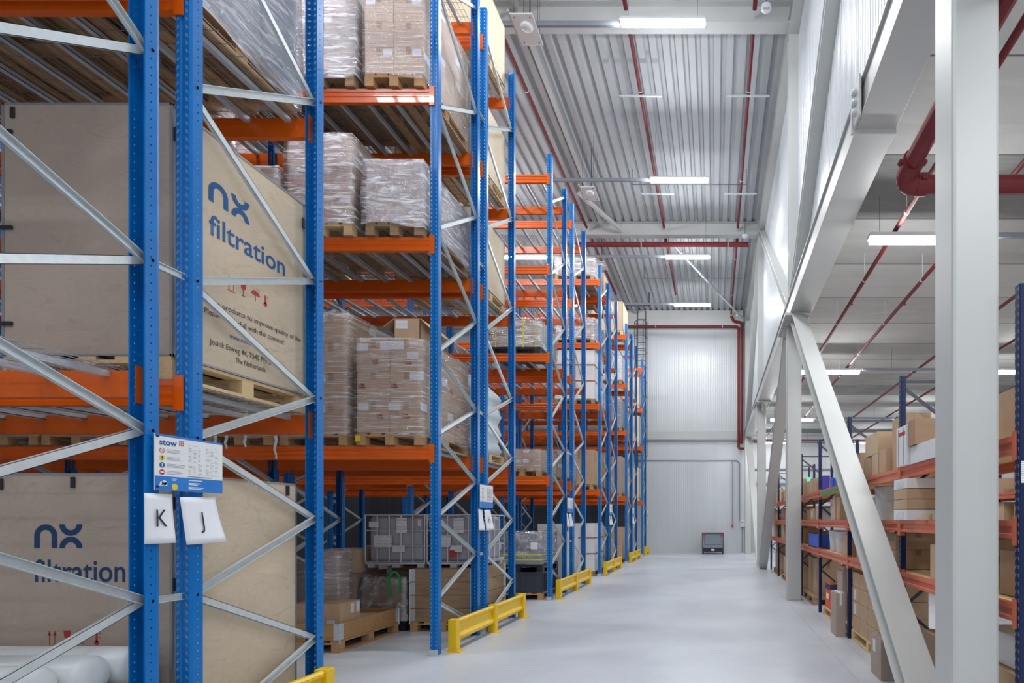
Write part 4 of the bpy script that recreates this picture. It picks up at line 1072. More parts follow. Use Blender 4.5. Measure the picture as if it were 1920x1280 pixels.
# rack D
ya, yb = 17.35, 18.5
load('brown carton block on the first level of rack D', -4.4, -3.47, ya, yb, 2.483, 1, 1, [1.1], 'kraft', None, True, 'wood', 0, group='tall brown carton pallets', name='carton_pallet')
load('wrapped white goods on the second level of rack D', -4.5, -3.48, ya, yb, 4.945, 2, 1, [0.4, 0.4], 'whitebox', 'film', True, 'wood', 0.5)
load('wrapped grey goods on the third level of rack D', -4.5, -3.48, ya, yb, 6.693, 2, 1, [0.4, 0.3], 'kraftgrey', 'filmheavy', True, 'wood', 0.5)
load('brown cartons on the top level of rack D', -4.4, -3.48, ya, yb, 8.513, 2, 1, [0.4, 0.3], 'kraft', None, True, 'wood', 0.5, name='carton_pallet')
load('low dark goods pallet on the floor of rack D', -4.4, -3.48, ya, yb, 0, 2, 1, [0.35], 'kraft3', 'film', True, 'wood', 0)
# rack C, B, A
ya, yb = 20.62, 21.78
load('large brown carton on the floor of the third last rack', -4.3, -3.47, ya, yb, 0, 1, 1, [1.2], 'kraft', None, True, 'wood', 0, group='tall brown carton pallets', name='carton_pallet')
load('tall brown carton on the first level of the third last rack', -4.3, -3.47, ya, yb, 2.483, 1, 1, [1.35], 'kraftgrey', None, True, 'wood', 0, group='tall brown carton pallets', name='carton_pallet')
load('wrapped grey goods on the second level of the third last rack', -4.3, -3.47, ya, yb, 4.945, 1, 1, [1.0], 'greyplast', 'film', True, 'wood', 0)
load('wrapped white goods on the third level of the third last rack', -4.3, -3.47, ya, yb, 6.693, 1, 1, [0.9], 'whitebox', 'film', True, 'wood', 0)
crate('cream crate on the top level of the third last rack', -4.6, CU, ya, yb, 8.513, 9.75, ('kraft2', 'cream'))
ya, yb = 25.13, 26.25
for z, z1, lb in ((2.483, 4.0, 'cream crate on the first level of the last rack'), (4.945, 6.35, 'cream crate on the second level of the last rack'), (6.693, 8.1, 'cream crate on the third level of the last rack')):
    crate(lb, -4.6, CU, ya, yb, z, z1, ('cream', 'cream'))
ya, yb = 21.98, 23.2
load('white goods on the floor of the second last rack', -4.3, -3.47, ya, yb, 0, 1, 1, [1.1], 'whitebox', 'film', True, 'wood', 0)
load('wrapped brown goods on the second level of the second last rack', -4.3, -3.47, ya, yb, 4.945, 1, 1, [0.9], 'kraft', 'film', True, 'wood', 0)
# dark goods deep inside the racks
DEEP = [('G', -7.3, 0, 'dark goods pallet deep on the floor of the rack before F'), ('E', -7.4, 0, 'dark goods pallet deep on the floor of the rack before D'), ('F', -8.2, 0, 'dark goods pallet deep on the floor of rack F'), ('H', -7.2, 0, 'dark goods pallet deep on the floor of rack H'), ('E', -8.4, 2.483, 'brown goods deep on the first level of the rack before D'),
        ('G', -7.4, 2.483, 'brown goods deep on the first level of the rack before F'), ('H', -7.3, 2.483, 'brown goods deep on the first level of rack H'), ('F', -7.2, 4.945, 'brown goods deep on the second level of rack F'), ('G', -5.6, 6.693, 'brown goods inside the third level of the rack before F'), ('H', -7.5, 4.945, 'brown goods deep on the second level of rack H'), ('H', -8.4, 6.693, 'brown goods deep on the third level of rack H'), ('I', -7.4, 4.945, 'brown goods deep on the second level of the rack facing J'), ('I', -7.6, 6.693, 'brown goods deep on the third level of the rack facing J'), ('J', -7.15, 4.945, 'brown goods deep on the second level of rack J'), ('J', -8.15, 4.945, 'brown goods deepest on the second level of rack J'), ('J', -7.2, 2.483, 'brown goods deep on the first level of rack J')]
for rr, xx, z, lb in DEEP:
    a, b = ROWS[rr]
    load(lb, xx, xx + 0.9, a + 0.02, b - 0.02, z, 2, 2, [0.4, 0.4], 'kraft3', 'film', True, 'wood', 0)
# ------------------------------------------------------------------ lamps
def tube_lamp(x, y, z, label, L=1.5, group='tube lights under the high roof', em='tube', hang=ZR):
    r = thing('tube_light', label, 'ceiling light', (x, y, z), group)
    if True:      # shallow tray with the diffuser below it
        MB().box(x - L/2 - 0.02, x + L/2 + 0.02, y - 0.075, y + 0.075, z + 0.022, z + 0.07).build('housing', 'lampwhite', r)
        prof = [(-0.068, 0), (-0.045, -0.06), (0.045, -0.06), (0.068, 0)]
        MB().prism(prof, x - L/2, x + L/2, lambda u, v, w: (w, y + u, z + 0.021 + v)).build('diffuser', em, r)
    else:
        MB().box(x - L/2 - 0.02, x + L/2 + 0.02, y - 0.03, y + 0.03, z + 0.045, z + 0.07).build('housing', 'lampwhite', r)
        MB().lathe([(0.03, -L/2), (0.04, -L/2 + 0.02), (0.04, L/2 - 0.02), (0.03, L/2)], (x, y, z), 8, 0, 'x').build('diffuser', em, r)
    mb = MB()
    for s in (-1, 1): mb.tube((x + s*L*0.42, y, z + 0.075), (x + s*L*0.42, y, hang - 0.004), 0.004, 5)
    mb.build('hanger', 'darksteel', r)
def trunking(x0, x1, y, z, hw, hh, top, label, group):
    r = thing('light_trunking', label, 'trunking', ((x0+x1)/2, y, z), group)
    MB().box(x0, x1, y - hw, y + hw, z - hh, z + hh).build('channel', 'trunk', r)
    n = max(2, int((x1 - x0) / 3))
    for i in range(n):
        xx = x0 + (x1 - x0) * (i + 0.5) / n
        MB().tube((xx, y, z + hh), (xx, y, top - 0.004), 0.004, 5).build('hanger', 'darksteel', r)
YH = [10.05, 14.7, 19.0, 23.2]
NTH = ['first', 'second', 'third', 'last']
for i, y in enumerate(YH):
    tube_lamp(-0.95, y, 10.62, f'glowing tube light over the main aisle, {NTH[i]} of the line towards the end wall')
tube_lamp(-6.55, 19.0, 10.62, 'glowing tube light seen behind the upper rack beams')
for x in (-0.95, -6.55):
    for y in (-3.2, 1.2, 5.6, 10.05, 14.7, 19.0, 23.2):
        if (x == -0.95 and y > 9) or (x == -6.55 and y == 19.0): continue
        tube_lamp(x, y, 10.62, 'tube light under the high roof, outside the picture or behind the racks')
for y in (1.2, 5.6, 10.05, 14.7, 19.0, 23.2):
    trunking(XL + 0.2, -1.75, y + 0.11, 10.70, 0.03, 0.04, ZR,
        {10.05: 'grey trunking leading to the first aisle light, under the first roof beam', 14.7: 'grey trunking leading to the second aisle light', 19.0: 'grey trunking leading to the third aisle light', 23.2: 'grey trunking leading to the last aisle light'}.get(y, 'grey trunking under the roof outside the picture'), 'light trunking under the roof')
YL = [7.1, 13.4, 19.8, 25.7]
for i, y in enumerate(YL):
    for k, x in enumerate((2.74, 7.2)):
        n2 = ['first', 'second', 'third', 'last'][i]
        tube_lamp(x, y, 5.19, (f'tube light under the concrete ceiling above the shelving, {n2} from the large column' if k == 0 else f'tube light deeper in the low hall, {n2} row from the large column'), 1.5, 'tube lights under the concrete ceiling', 'tubelow', ZS)
    trunking(3.56, 6.4, y, 5.25, 0.025, 0.03, ZS, f'grey trunking between the two tube lights of the {n2} row under the concrete ceiling', 'light trunking under the concrete ceiling')
for x in (2.74, 7.2):
    for y in (0.8, -3.5): tube_lamp(x, y, 5.19, 'tube light under the concrete ceiling, outside the picture', 1.5, 'tube lights under the concrete ceiling', 'tubelow', ZS)
# ------------------------------------------------------------------ shelving in the low hall
SX0, SX1 = 1.80, 2.50
SY = [3.3, 5.4, 7.53, 9.63, 11.73, 13.83, 15.93, 18.03]
SH = 3.0
r = thing('shelving_rack', 'long dark blue shelving rack with orange beams and wooden shelves beside the white columns', 'shelving rack', ((SX0+SX1)/2, SY[0], 0))
O = ORG[r]
ME_NU = MB().strip([(-0.018, 0.05), (-0.031, 0.05), (-0.031, 0.008), (-0.024, 0), (0.024, 0), (0.031, 0.008), (0.031, 0.05), (0.018, 0.05)], 0.002, 0, SH, lambda u, v, w: (u, v, w)).mesh('upright', 'navy')
SL = [1.10, 1.60, 2.11]
bprof = [(0, 0), (0.04, 0), (0.04, 0.11), (0, 0.11), (0, 0.075), (0.012, 0.068), (0.012, 0.03), (0, 0.024)]
CON = MB().box(-0.009, -0.003, -0.002, 0.042, -0.15, 0.025).box(-0.006, 0.04, 0.032, 0.038, -0.15, 0.025).mesh('beam_connector', 'salmon')
for i, yy in enumerate(SY):
    inst('upright', ME_NU, r, (SX0 - O.x, yy - O.y, 0), (1, 1, 1), (0, 0, -PI/2)); inst('upright', ME_NU, r, (SX1 - O.x, yy - O.y, 0), (1, 1, 1), (0, 0, PI/2))
    zs = [0.2, 0.75, 1.3, 1.85, 2.4, 2.9]
    for k in range(5):
        a, b = (SX0 + 0.03, SX1 - 0.03) if k % 2 else (SX1 - 0.03, SX0 + 0.03)
        MB().bar((a, yy, zs[k]), (b, yy, zs[k+1]), 0.03, 0.015, (0, 1, 0)).build('brace', 'darksteel', r)
    MB().bar((SX0 + 0.03, yy, 2.95), (SX1 - 0.03, yy, 2.95), 0.03, 0.02).build('brace', 'darksteel', r)
    if i < len(SY) - 1:
        y2 = SY[i+1]; L = y2 - yy - 0.062
        k = ('sbeam', round(L, 3))
        if k not in CACHE: CACHE[k] = MB().prism(bprof, 0, L, lambda u, v, w: (u, w, v - 0.11)).mesh('beam', 'salmon')
        for z in SL:
            bo = inst('beam', CACHE[k], r, (SX0 - 0.004 - O.x, yy + 0.031 - O.y, z)); inst('beam', CACHE[k], r, (SX1 + 0.004 - O.x, yy + 0.031 - O.y, z), (-1, 1, 1))
            inst('beam_connector', CON, bo, (0.004, -0.031, 0)); inst('beam_connector', CON, bo, (0.004, y2 - yy - 0.031, 0), (1, -1, 1))
            MB().box(SX0 + 0.042, SX1 - 0.042, yy + 0.035, y2 - 0.035, z - 0.03, z - 0.004).build('shelf_board', 'woodpale', r)
MB().box(SX0 - 0.009, SX0 - 0.006, 7.8, 9.5, 2.02, 2.075).build('green_strip', 'green', r)
MB().box(SX0 + 0.004, SX0 + 0.05, 3.263, 3.266, 1.82, 1.95).build('data_plate', 'sheet', r)
r2 = thing('shelving_rack', 'second dark blue shelving rack deeper in the low hall, behind the first one', 'shelving rack', (6.0, 11, 0))
O2 = ORG[r2]
for yy in (6.0, 9.0, 12.0, 15.0, 18.0, 21.0):
    for xx, rz in ((5.4, -PI/2), (6.2, PI/2)): inst('upright', ME_NU, r2, (xx - O2.x, yy - O2.y, 0), (1, 1, 1), (0, 0, rz))
for a, b in zip((6.0, 9.0, 12.0, 15.0, 18.0), (9.0, 12.0, 15.0, 18.0, 21.0)):
    for z in SL:
        MB().prism(bprof, a + 0.03, b - 0.03, lambda u, v, w: (5.396 + u, w, z + v - 0.11)).build('beam', 'salmon', r2)
        MB().prism(bprof, a + 0.03, b - 0.03, lambda u, v, w: (6.204 - u, w, z + v - 0.11)).build('beam', 'salmon', r2)
        MB().box(5.44, 6.16, a + 0.035, b - 0.035, z - 0.03, z - 0.004).build('shelf_board', 'woodpale', r2)
k = 0
for a in (6.3, 9.3, 12.3, 15.3, 18.3):
    for j, z in enumerate((1.10, 1.60, 2.11)):
        for q in range(2):
            k += 1
            box('brown carton on the second shelving rack deep in the low hall', 5.5, 6.1, a + q*1.25, a + q*1.25 + 0.9, z, z + 0.30 + 0.1*((k*7) % 3) / 2, ('kraft', 'kraft2', 'kraft3')[k % 3], 'cartons deep in the low hall')

L1, L2, L3 = SL
def bucket(x, y, z, rad, h, label, body='whiteplast', band=None, lid='whiteplast', handle=True):
    r = thing('bucket', label, 'bucket', (x, y, z), 'buckets on the shelving')
    MB().lathe([(rad*0.86, 0), (rad*0.97, h*0.86), (rad*1.0, h*0.87), (rad*1.0, h*0.92)], (x, y, z), 28).build('body', body, r, smooth=False)
    MB().lathe([(rad*1.03, h*0.92), (rad*1.03, h*0.97), (rad*0.95, h), (rad*0.9, h*0.985)], (x, y, z), 28).build('lid', lid, r)
    if band: MB().lathe([(rad*0.875, h*0.06), (rad*0.965, h*0.74)], (x, y, z), 28, ).build('label_band', band, r).scale = (1.01, 1.01, 1)
    if handle:
        mb = MB(); pts = [Vector((x - rad*1.04*math.cos(t), y - rad*1.04*abs(math.sin(t))*0.9, z + h*0.84 - h*0.3*math.sin(t))) for t in [PI*i/8 for i in range(9)]]
        mb.path(pts, 0.004, 5); mb.build('handle', 'galv', r)
    return r
lb = lambda *a: [a]
# --- top shelf, bay next to the large column
box('tall white carton with red print standing across the shelf upright', 1.75, 2.28, 5.075, 5.355, L3, L3 + 0.37, 'whitebox', 'cartons on the shelving', None, [('left', -0.02, 0.30, 0.17, 0.03, 'redink'), ('left', -0.065, 0.18, 0.008, 0.34, 'inkgrey'), ('left', 0.075, 0.18, 0.008, 0.34, 'inkgrey')])
box('flat white carton with blue print under the carton with the green label', 1.78, 2.40, 4.45, 5.06, L3, L3 + 0.16, 'whitebox', 'cartons on the shelving', None, [('front', 0.0, 0.11, 0.32, 0.03, 'logoblue')])
box('brown carton with a bright green label on the top shelf', 1.76, 2.36, 4.88, 5.06, L3 + 0.162, L3 + 0.39, 'kraft3', 'cartons on the shelving', 'tape', [('front', -0.03, 0.11, 0.085, 0.215, 'green')])
box('brown carton with a white top standing behind the carton with the green label', 1.9, 2.45, 5.50, 5.95, L3, L3 + 0.56, 'kraft', 'cartons on the shelving', 'whitebox')
# --- top shelf, second bay
for i, (a, b, h) in enumerate(((5.98, 6.22, 0.27), (6.26, 6.52, 0.25), (6.56, 6.82, 0.24), (6.86, 7.1, 0.27))):
    box(['upright brown carton beside the tall white carton on the top shelf', 'upright brown carton under the labelled box, second from the tall white carton', 'upright brown carton third from the tall white carton, top shelf', 'upright brown carton fourth from the tall white carton, top shelf'][i], 1.84, 2.35, a, b, L3, L3 + h, 'kraft2' if i % 2 else 'kraft', 'cartons on the shelving')
box('square brown carton with a white strip label, on top of the upright cartons', 1.84, 2.30, 6.28, 6.8, L3 + 0.252, L3 + 0.50, 'kraft2', 'cartons on the shelving', 'tape', [('front', 0.0, 0.16, 0.09, 0.16, 'label'), ('front', 0.03, 0.03, 0.09, 0.06, 'label')])
box('brown carton with a paper sheet behind the diagonal brace on the top shelf', 1.86, 2.3, 7.12, 7.45, L3, L3 + 0.36, 'kraft', 'cartons on the shelving')
# --- top shelf, third and fourth bay
bucket(1.97, 9.95, L3, 0.095, 0.31, 'violet labelled bucket with a white lid on the top shelf', 'purple', None, 'whiteplast', False)
box('small blue box beside the violet bucket', 1.86, 2.1, 8.78, 8.98, L3, L3 + 0.17, 'bluebox', 'cartons on the shelving', None, None, 'box', 'plastic_box')
box('blue canister next to the small blue box', 1.86, 2.1, 8.45, 8.65, L3, L3 + 0.2, 'bluebox', 'cartons on the shelving', None, None, 'box', 'plastic_box')
box('large brown board carton behind the violet bucket', 2.2, 2.44, 8.6, 9.5, L3, L3 + 0.42, 'kraft2', 'cartons on the shelving')
for i in range(5):
    box(['slim upright carton beside the violet bucket', 'slim upright carton, second from the violet bucket', 'slim upright carton, third from the violet bucket', 'slim upright carton, fourth from the violet bucket', 'slim upright carton, fifth from the violet bucket, near the green light'][i], 1.83, 2.2, 10.15 + i*0.3, 10.40 + i*0.3, L3, L3 + 0.27 - 0.01*(i % 3), 'kraft2' if i % 2 else 'kraft', 'slim cartons on the top shelf')
# --- middle shelf
for i, (m, h0, h1, lbx) in enumerate((('whitebox', 0, 0.098, 'flat white carton at the bottom of the stack of four'), ('kraft', 0.1, 0.19, 'flat brown carton, second in the stack of four'), ('kraft', 0.192, 0.285, 'flat brown carton, third in the stack of four'), ('whitebox', 0.287, 0.382, 'flat white carton on top of the stack of four'))):
    box(lbx, 1.72, 2.3, 4.98, 5.34, L2 + h0, L2 + h1, m, 'flat cartons on the middle shelf', None, [('left', 0, 0.045, 0.2, 0.06, 'sheet')] if m == 'whitebox' else None)
r = tag(MB().lathe([(0.022, 0), (0.04, 0), (0.04, 0.05), (0.022, 0.05)], (1.80, 4.70, L2 + 0.002), 20).build('tape_roll', 'kraft2', loc=(1.80, 4.70, L2)), 'beige roll of tape in front of the flat white carton on the middle shelf', 'tape roll')
bucket(1.97, 6.38, L2, 0.125, 0.39, 'large translucent white bucket on the middle shelf')
bucket(2.02, 9.3, L2, 0.085, 0.36, 'slim white bucket on the middle shelf, beyond the diagonal brace')
for i, (a, b, h, m, lbx) in enumerate(((8.5, 8.7, 0.38, 'kraft2', 'tall narrow carton near the slim white bucket'), (8.2, 8.42, 0.36, 'kraft', 'second tall narrow carton near the slim white bucket'), (9.67, 9.88, 0.21, 'whitebox', 'small printed white box beside the slim bucket'), (9.92, 10.15, 0.26, 'kraft2', 'narrow cream carton in front of the shelf upright'), (10.3, 10.75, 0.22, 'kraft', 'small carton with white front on the middle shelf'), (10.85, 11.2, 0.2, 'kraft3', 'dark small carton on the middle shelf beyond the bucket'))):
    box(lbx, 1.84, 2.2, a, b, L2, L2 + h, m, 'cartons on the shelving', None, [('left', 0, h*0.5, 0.14, h*0.6, 'label')] if i in (2, 4) else None)
box('translucent box deep on the middle shelf behind the large bucket', 2.0, 2.4, 6.85, 7.3, L2, L2 + 0.28, 'whiteplast', 'cartons on the shelving', None)
# --- lower shelf
box('brown carton at the shelf front beside the large column, lower shelf', 1.83, 2.2, 4.42, 4.72, L1, L1 + 0.30, 'kraft', 'cartons on the shelving')
box('brown carton set back on the lower shelf, with a second one on top of it', 1.86, 2.35, 4.06, 4.38, L1, L1 + 0.24, 'kraft2', 'cartons on the shelving')
box('brown carton lying on top of the set back carton of the lower shelf', 1.86, 2.35, 4.06, 4.38, L1 + 0.242, L1 + 0.40, 'kraft', 'cartons on the shelving')
box('white printed carton at the rear of the lower shelf', 2.05, 2.42, 4.8, 5.2, L1, L1 + 0.12, 'whitebox', 'cartons on the shelving', None, [('front', 0.08, 0.06, 0.1, 0.06, 'sheet')])
box('dark brown carton on the white printed carton of the lower shelf', 2.05, 2.42, 4.8, 5.2, L1 + 0.122, L1 + 0.30, 'kraft3', 'cartons on the shelving')
box('brown carton at the bottom by the shelf upright, lower shelf', 1.83, 2.3, 5.62, 6.0, L1, L1 + 0.2, 'kraft', 'cartons on the shelving')
box('brown carton on top of the one by the shelf upright, lower shelf', 1.83, 2.3, 5.62, 6.0, L1 + 0.202, L1 + 0.37, 'kraft', 'cartons on the shelving')
bucket(2.02, 8.62, L1, 0.15, 0.33, 'wide white bucket on the lower shelf, nearer one')
bucket(2.02, 9.08, L1, 0.15, 0.34, 'wide white bucket on the lower shelf, next to the blue crate')
for a, b, h, lbx in ((6.9, 7.3, 0.3, 'brown carton behind the diagonal brace on the lower shelf'), (7.7, 8.1, 0.3, 'brown carton next to the white buckets on the lower shelf')):
    box(lbx, 1.86, 2.3, a, b, L1, L1 + h, 'kraft', 'cartons on the shelving')
r = thing('plastic_crate', 'bright blue plastic crate filled with paper on the lower shelf', 'crate', (2.05, 10.45, L1)); Oc = ORG[r]
mb = MB(); x0, x1, ya, yb, za, zb = 1.84, 2.26, 9.82, 10.9, L1, L1 + 0.25; t = 0.012
mb.box(x0, x1, ya, ya+t, za, zb).box(x0, x1, yb-t, yb, za, zb).box(x0, x0+t, ya, yb, za, zb).box(x1-t, x1, ya, yb, za, zb).box(x0, x1, ya, yb, za, za+t).box(x0-0.01, x0+t, ya-0.01, yb+0.01, zb-0.02, zb).box(x0-0.01, x1+0.01, ya-0.01, ya+t, zb-0.02, zb)
mb.build('body', 'bluebox', r)
MB().lathe([(0.17, 0), (0.16, 0.05), (0.08, 0.09), (0.01, 0.1)], (2.05, 10.3, zb - 0.05), 12).build('filling', 'kraft2', r, smooth=True)
# --- floor below the shelves
pallet(1.84, 2.48, 5.92, 7.48, 0, 'wooden pallet under the stack of brown cartons with violet edged labels', 'woodpale', 'pallets under the shelving')
SN = ['bottom', 'second', 'third', 'top']
for k in range(4):
    for j in range(4):
        z = 0.146 + k*0.192
        pos = ['at the near end', 'second from near', 'third from near', 'at the far end'][j]
        box(f'brown carton in the {SN[k]} layer of the stack below the shelves, {pos}', 1.85, 2.3, 5.95 + j*0.38, 5.95 + j*0.38 + 0.374, z, z + 0.19, 'kraft', 'stacked cartons below the shelving', None, [('left', -0.08 if j < 2 else 0.05, 0.09, 0.13, 0.14, 'label')] if (k, j) in ((0, 0), (1, 0), (1, 3), (2, 3), (2, 1)) else None)
box('large plain carton standing on the floor right beside the diagonal brace', 1.645, 1.83, 5.50, 5.86, 0, 0.415, 'kraftgrey', 'cartons on the floor', 'tape', [('left', 0.05, 0.31, 0.09, 0.13, 'label')])
box('tall narrow carton with a white top standing on the floor by the stacked cartons', 1.655, 1.79, 7.58, 7.95, 0, 0.60, 'kraftgrey', 'cartons on the floor', 'whitebox')
pallet(1.84, 2.48, 7.62, 9.45, 0, 'pale wooden pallet next to the tall narrow carton', 'woodpale', 'pallets under the shelving')
box('tall grey brown carton on the pale pallet behind the narrow one', 1.85, 2.15, 8.05, 8.4, 0.146, 0.86, 'kraftgrey', 'cartons on the floor')
box('flat ochre carton on top of the tall grey brown one', 1.87, 2.13, 8.08, 8.38, 0.862, 0.93, 'kraft', 'cartons on the floor')
box('bright orange and blue box on the pale pallet', 1.86, 2.1, 9.0, 9.36, 0.146, 0.56, 'orangebox', 'cartons on the floor', None, [('front', 0, 0.20, 0.12, 0.09, 'paper'), ('front', 0, 0.36, 0.23, 0.09, 'logonavy'), ('left', 0, 0.36, 0.34, 0.09, 'logonavy'), ('left', 0, 0.2, 0.18, 0.09, 'paper')])
box('ochre carton behind the orange and blue box', 2.15, 2.45, 8.9, 9.4, 0.146, 0.92, 'kraft', 'cartons on the floor')
pallet(1.84, 2.48, 10.42, 11.6, 0, 'old wooden pallet beside the column, with a large brown carton', 'woodgrey', 'pallets under the shelving')
box('large brown carton on the old pallet beside the column', 1.95, 2.45, 10.75, 11.55, 0.146, 0.86, 'kraft', 'cartons on the floor')
box('white printed carton on the large brown carton beside the column', 2.0, 2.4, 10.8, 11.4, 0.862, 0.95, 'whitebox', 'cartons on the floor', None)
box('brown carton with a logo label under the lowest shelf beside the large column', 1.86, 2.36, 4.35, 5.0, 0, 0.62, 'kraft3', 'cartons on the floor', 'tape', [('left', -0.12, 0.47, 0.16, 0.17, 'label'), ('front', -0.05, 0.45, 0.12, 0.16, 'label')])
r = tag(MB().lathe([(0.16, 0), (0.17, 0.05), (0.13, 0.10), (0.03, 0.12)], (2.1, 4.6, 0.62), 9).build('crumpled_bag', 'redink', loc=(2.1, 4.6, 0.62)), 'crumpled pink red bag on the brown carton with the logo label', 'bag')
# --- far bays
k = 0
for (ya, yb) in ((11.9, 13.6), (14.0, 15.75), (16.1, 17.85)):
    bay = {11.9: 'the bay hidden by the second column', 14.0: 'the second last shelving bay', 16.1: 'the last shelving bay'}[ya]
    pallet(1.84, 2.46, ya + 0.1, ya + 1.3, 0, f'wooden pallet on the floor of {bay}', 'wood', 'pallets under the shelving')
    box(f'brown carton on the pallet of {bay}', 1.88, 2.4, ya + 0.15, ya + 1.2, 0.146, 0.62, 'kraft', 'cartons on the floor')
    box(f'brown carton on top of the pallet goods in {bay}', 1.9, 2.4, ya + 0.2, ya + 1.1, 0.622, 0.95, 'kraft3', 'cartons on the floor')
    for z, nm in ((L1, 'lower'), (L2, 'middle'), (L3, 'top')):
        for q in range(2):
            k += 1
            box(f'{"nearer" if q == 0 else "farther"} brown carton on the {nm} shelf of {bay}', 1.86, 2.35, ya + 0.1 + q*0.85, ya + 0.75 + q*0.85, z, z + 0.27 + 0.06*(k % 3), ('kraft', 'kraft3', 'kraft2')[k % 3], 'cartons on the shelving')
# goods in the bay at the large column (seen past its far side)
box('brown carton on the top shelf just past the large column', 1.95, 2.44, 3.42, 3.95, L3, L3 + 0.36, 'kraft', 'cartons on the shelving')
box('brown carton on the lower shelf just past the large column', 1.95, 2.44, 3.42, 3.8, L1, L1 + 0.3, 'kraft', 'cartons on the shelving')
box('narrow brown carton on the middle shelf just past the large column', 2.0, 2.44, 3.42, 3.7, L2 , L2 + 0.12, 'kraft2', 'cartons on the shelving')
r = box('brown carton with large black letters below the lowest shelf, past the large column', 1.9, 2.44, 3.5, 4.1, 0.0, 0.62, 'kraft', 'cartons on the floor')
text('lettering', 'VK', 0.11, 'ink', r, (2.0, 3.502, 0.48), 'front', 'CENTER', 1, None, 0.006)
box('white film packed carton on the carton with large black letters', 1.95, 2.4, 3.5, 4.05, 0.622, 0.84, 'whitebox', 'cartons on the floor', None)

# ------------------------------------------------------------------ pipes
def pipe(label, pts, rad, group='red sprinkler pipes', clamps=(), heads=(), couplings=(), m='red_pipe', name='sprinkler_pipe', cat='pipe', top=None):
    r = thing(name, label, cat, pts[0], group)
    mb = MB()
    for i in range(len(pts) - 1): mb.tube(pts[i], pts[i+1], rad, 16)
    mb.build('tube', m, r, smooth=False)
    for p, d in couplings:
        p, d = Vector(p), Vector(d).normalized(); mb = MB().tube(p - d*rad*0.6, p + d*rad*0.6, rad*1.22, 14)
        a, b = mb.frame(p, p + d)[2:]
        for s in (-1, 1): mb.tube(p + a*s*rad*1.35 - d*rad*0.3, p + a*s*rad*1.35 + d*rad*0.3, rad*0.22, 6)
        mb.build('coupling', m, r)
    for p in clamps:
        mb = MB(); p = Vector(p); mb.bar(p - Vector((0.02, 0, 0)), p + Vector((0.02, 0, 0)), rad*2.35, rad*2.35) if False else None
        mb.lathe([(rad*1.12, -0.015), (rad*1.12, 0.015)], p, 14, 0, 'y' if abs(Vector(pts[1]).y - Vector(pts[0]).y) > abs(Vector(pts[1]).x - Vector(pts[0]).x) else 'x')
        if top: mb.tube(p + Vector((0, 0, rad)), (p.x, p.y, top), 0.005, 5)
        mb.build('pipe_clamp', 'galv', r)
    for p in heads:
        p = Vector(p); MB().lathe([(0.006, -0.07), (0.022, -0.068), (0.022, -0.06), (0.008, -0.055), (0.014, -0.03), (0.02, -rad*0.8)], p, 10).build('sprinkler_head', m, r)
    return r
# under the steel roof
for x, lbx, ex in ((-4.4, 'dark red roof pipe above the rack tops', None), (-1.75, 'dark red roof pipe passing behind the first aisle light', None), (0.775, 'dark red roof pipe close to the white upper wall', None)):
    for a, b, sx in ((3.3, 10.85, ', before the first beam'), (11.32, 18.95, ', between the beams'), (19.6, 26.9 if x > 0 else 24.6, ', behind the second beam')):
        pipe(lbx + sx, [(x, a, 11.62), (x, b, 11.62)], 0.042, 'red sprinkler pipes under the roof', [(x, a + 1.6, 11.62), (x, a + 5.0, 11.62)], [(x, a + 1.0, 11.6), (x, a + 3.6, 11.6), (x, a + 6.2, 11.6)], top=11.893)
        for k, yy in enumerate((a + 1.6, a + 5.0)):
            pass
pipe('dark red cross pipe under the roof just behind the second roof beam', [(-5.5, 19.52, 11.32), (1.17, 19.52, 11.32)], 0.085, 'red sprinkler pipes under the roof', [(-2.6, 19.52, 11.32), (0.45, 19.52, 11.32)], top=11.893)
for x in (-1.75, 0.775): pipe('short dark red riser joining the cross pipe and the %s pipe under the roof' % ('middle' if x < 0 else 'wall side'), [(x, 19.52, 11.41), (x, 19.52, 11.575)], 0.05, 'red sprinkler pipes under the roof')
# end wall
yw = YF - 0.32
pipe('red pipe running along the end wall and down to the low hall', [(-5.2, yw, 11.05), (1.08, yw, 11.05), (1.14, yw, 10.98), (1.14, yw, 5.15), (1.2, yw, 5.1), (1.42, yw, 5.1)], 0.06, 'red pipes on the end wall', [(-2.9, yw, 11.05), (0.35, yw, 11.05)], [], [((1.14, yw, 10.95), (0, 0, 1)), ((1.14, yw, 5.2), (0, 0, 1))])
pipe('second red riser on the end wall, coming from the roof pipe', [(0.775, 26.9, 11.52), (0.9, 27.0, 11.3), (1.29, yw, 11.25), (1.29, yw, 5.35)], 0.065, 'red pipes on the end wall', [], [], [((1.29, yw, 11.15), (0, 0, 1)), ((1.29, yw, 5.4), (0, 0, 1))])
pipe('red pipe along the end wall of the low hall under the ceiling', [(1.9, YF - 0.3, 5.45), (9.5, YF - 0.3, 5.45)], 0.07, 'red pipes on the end wall')
# under the concrete slab
pipe('thick red main pipe beside the long white edge beam, up to its elbow', [(1.80, -3.0, 4.86), (1.80, 5.16, 4.86)], 0.084, 'red pipes under the concrete ceiling', [], [], [((1.80, 5.05, 4.86), (0, 1, 0))], top=ZS - 0.004)
r = pipe('thick red pipe running across behind the large column', [(1.90, 5.28, 4.80), (9.0, 5.28, 4.80)], 0.084, 'red pipes under the concrete ceiling', [], [], [((1.96, 5.28, 4.80), (1, 0, 0))])
mb = MB()
q = [Vector((1.80, 5.10, 4.86)), Vector((1.80, 5.2, 4.845)), Vector((1.82, 5.255, 4.82)), Vector((1.86, 5.28, 4.805)), Vector((1.93, 5.28, 4.80))]
for i in range(4): mb.tube(q[i], q[i+1], 0.098, 16)
for p in q[1:4]: mb.lathe([(0.03, -0.094), (0.075, -0.06), (0.097, 0), (0.075, 0.06), (0.03, 0.094)], p, 14)
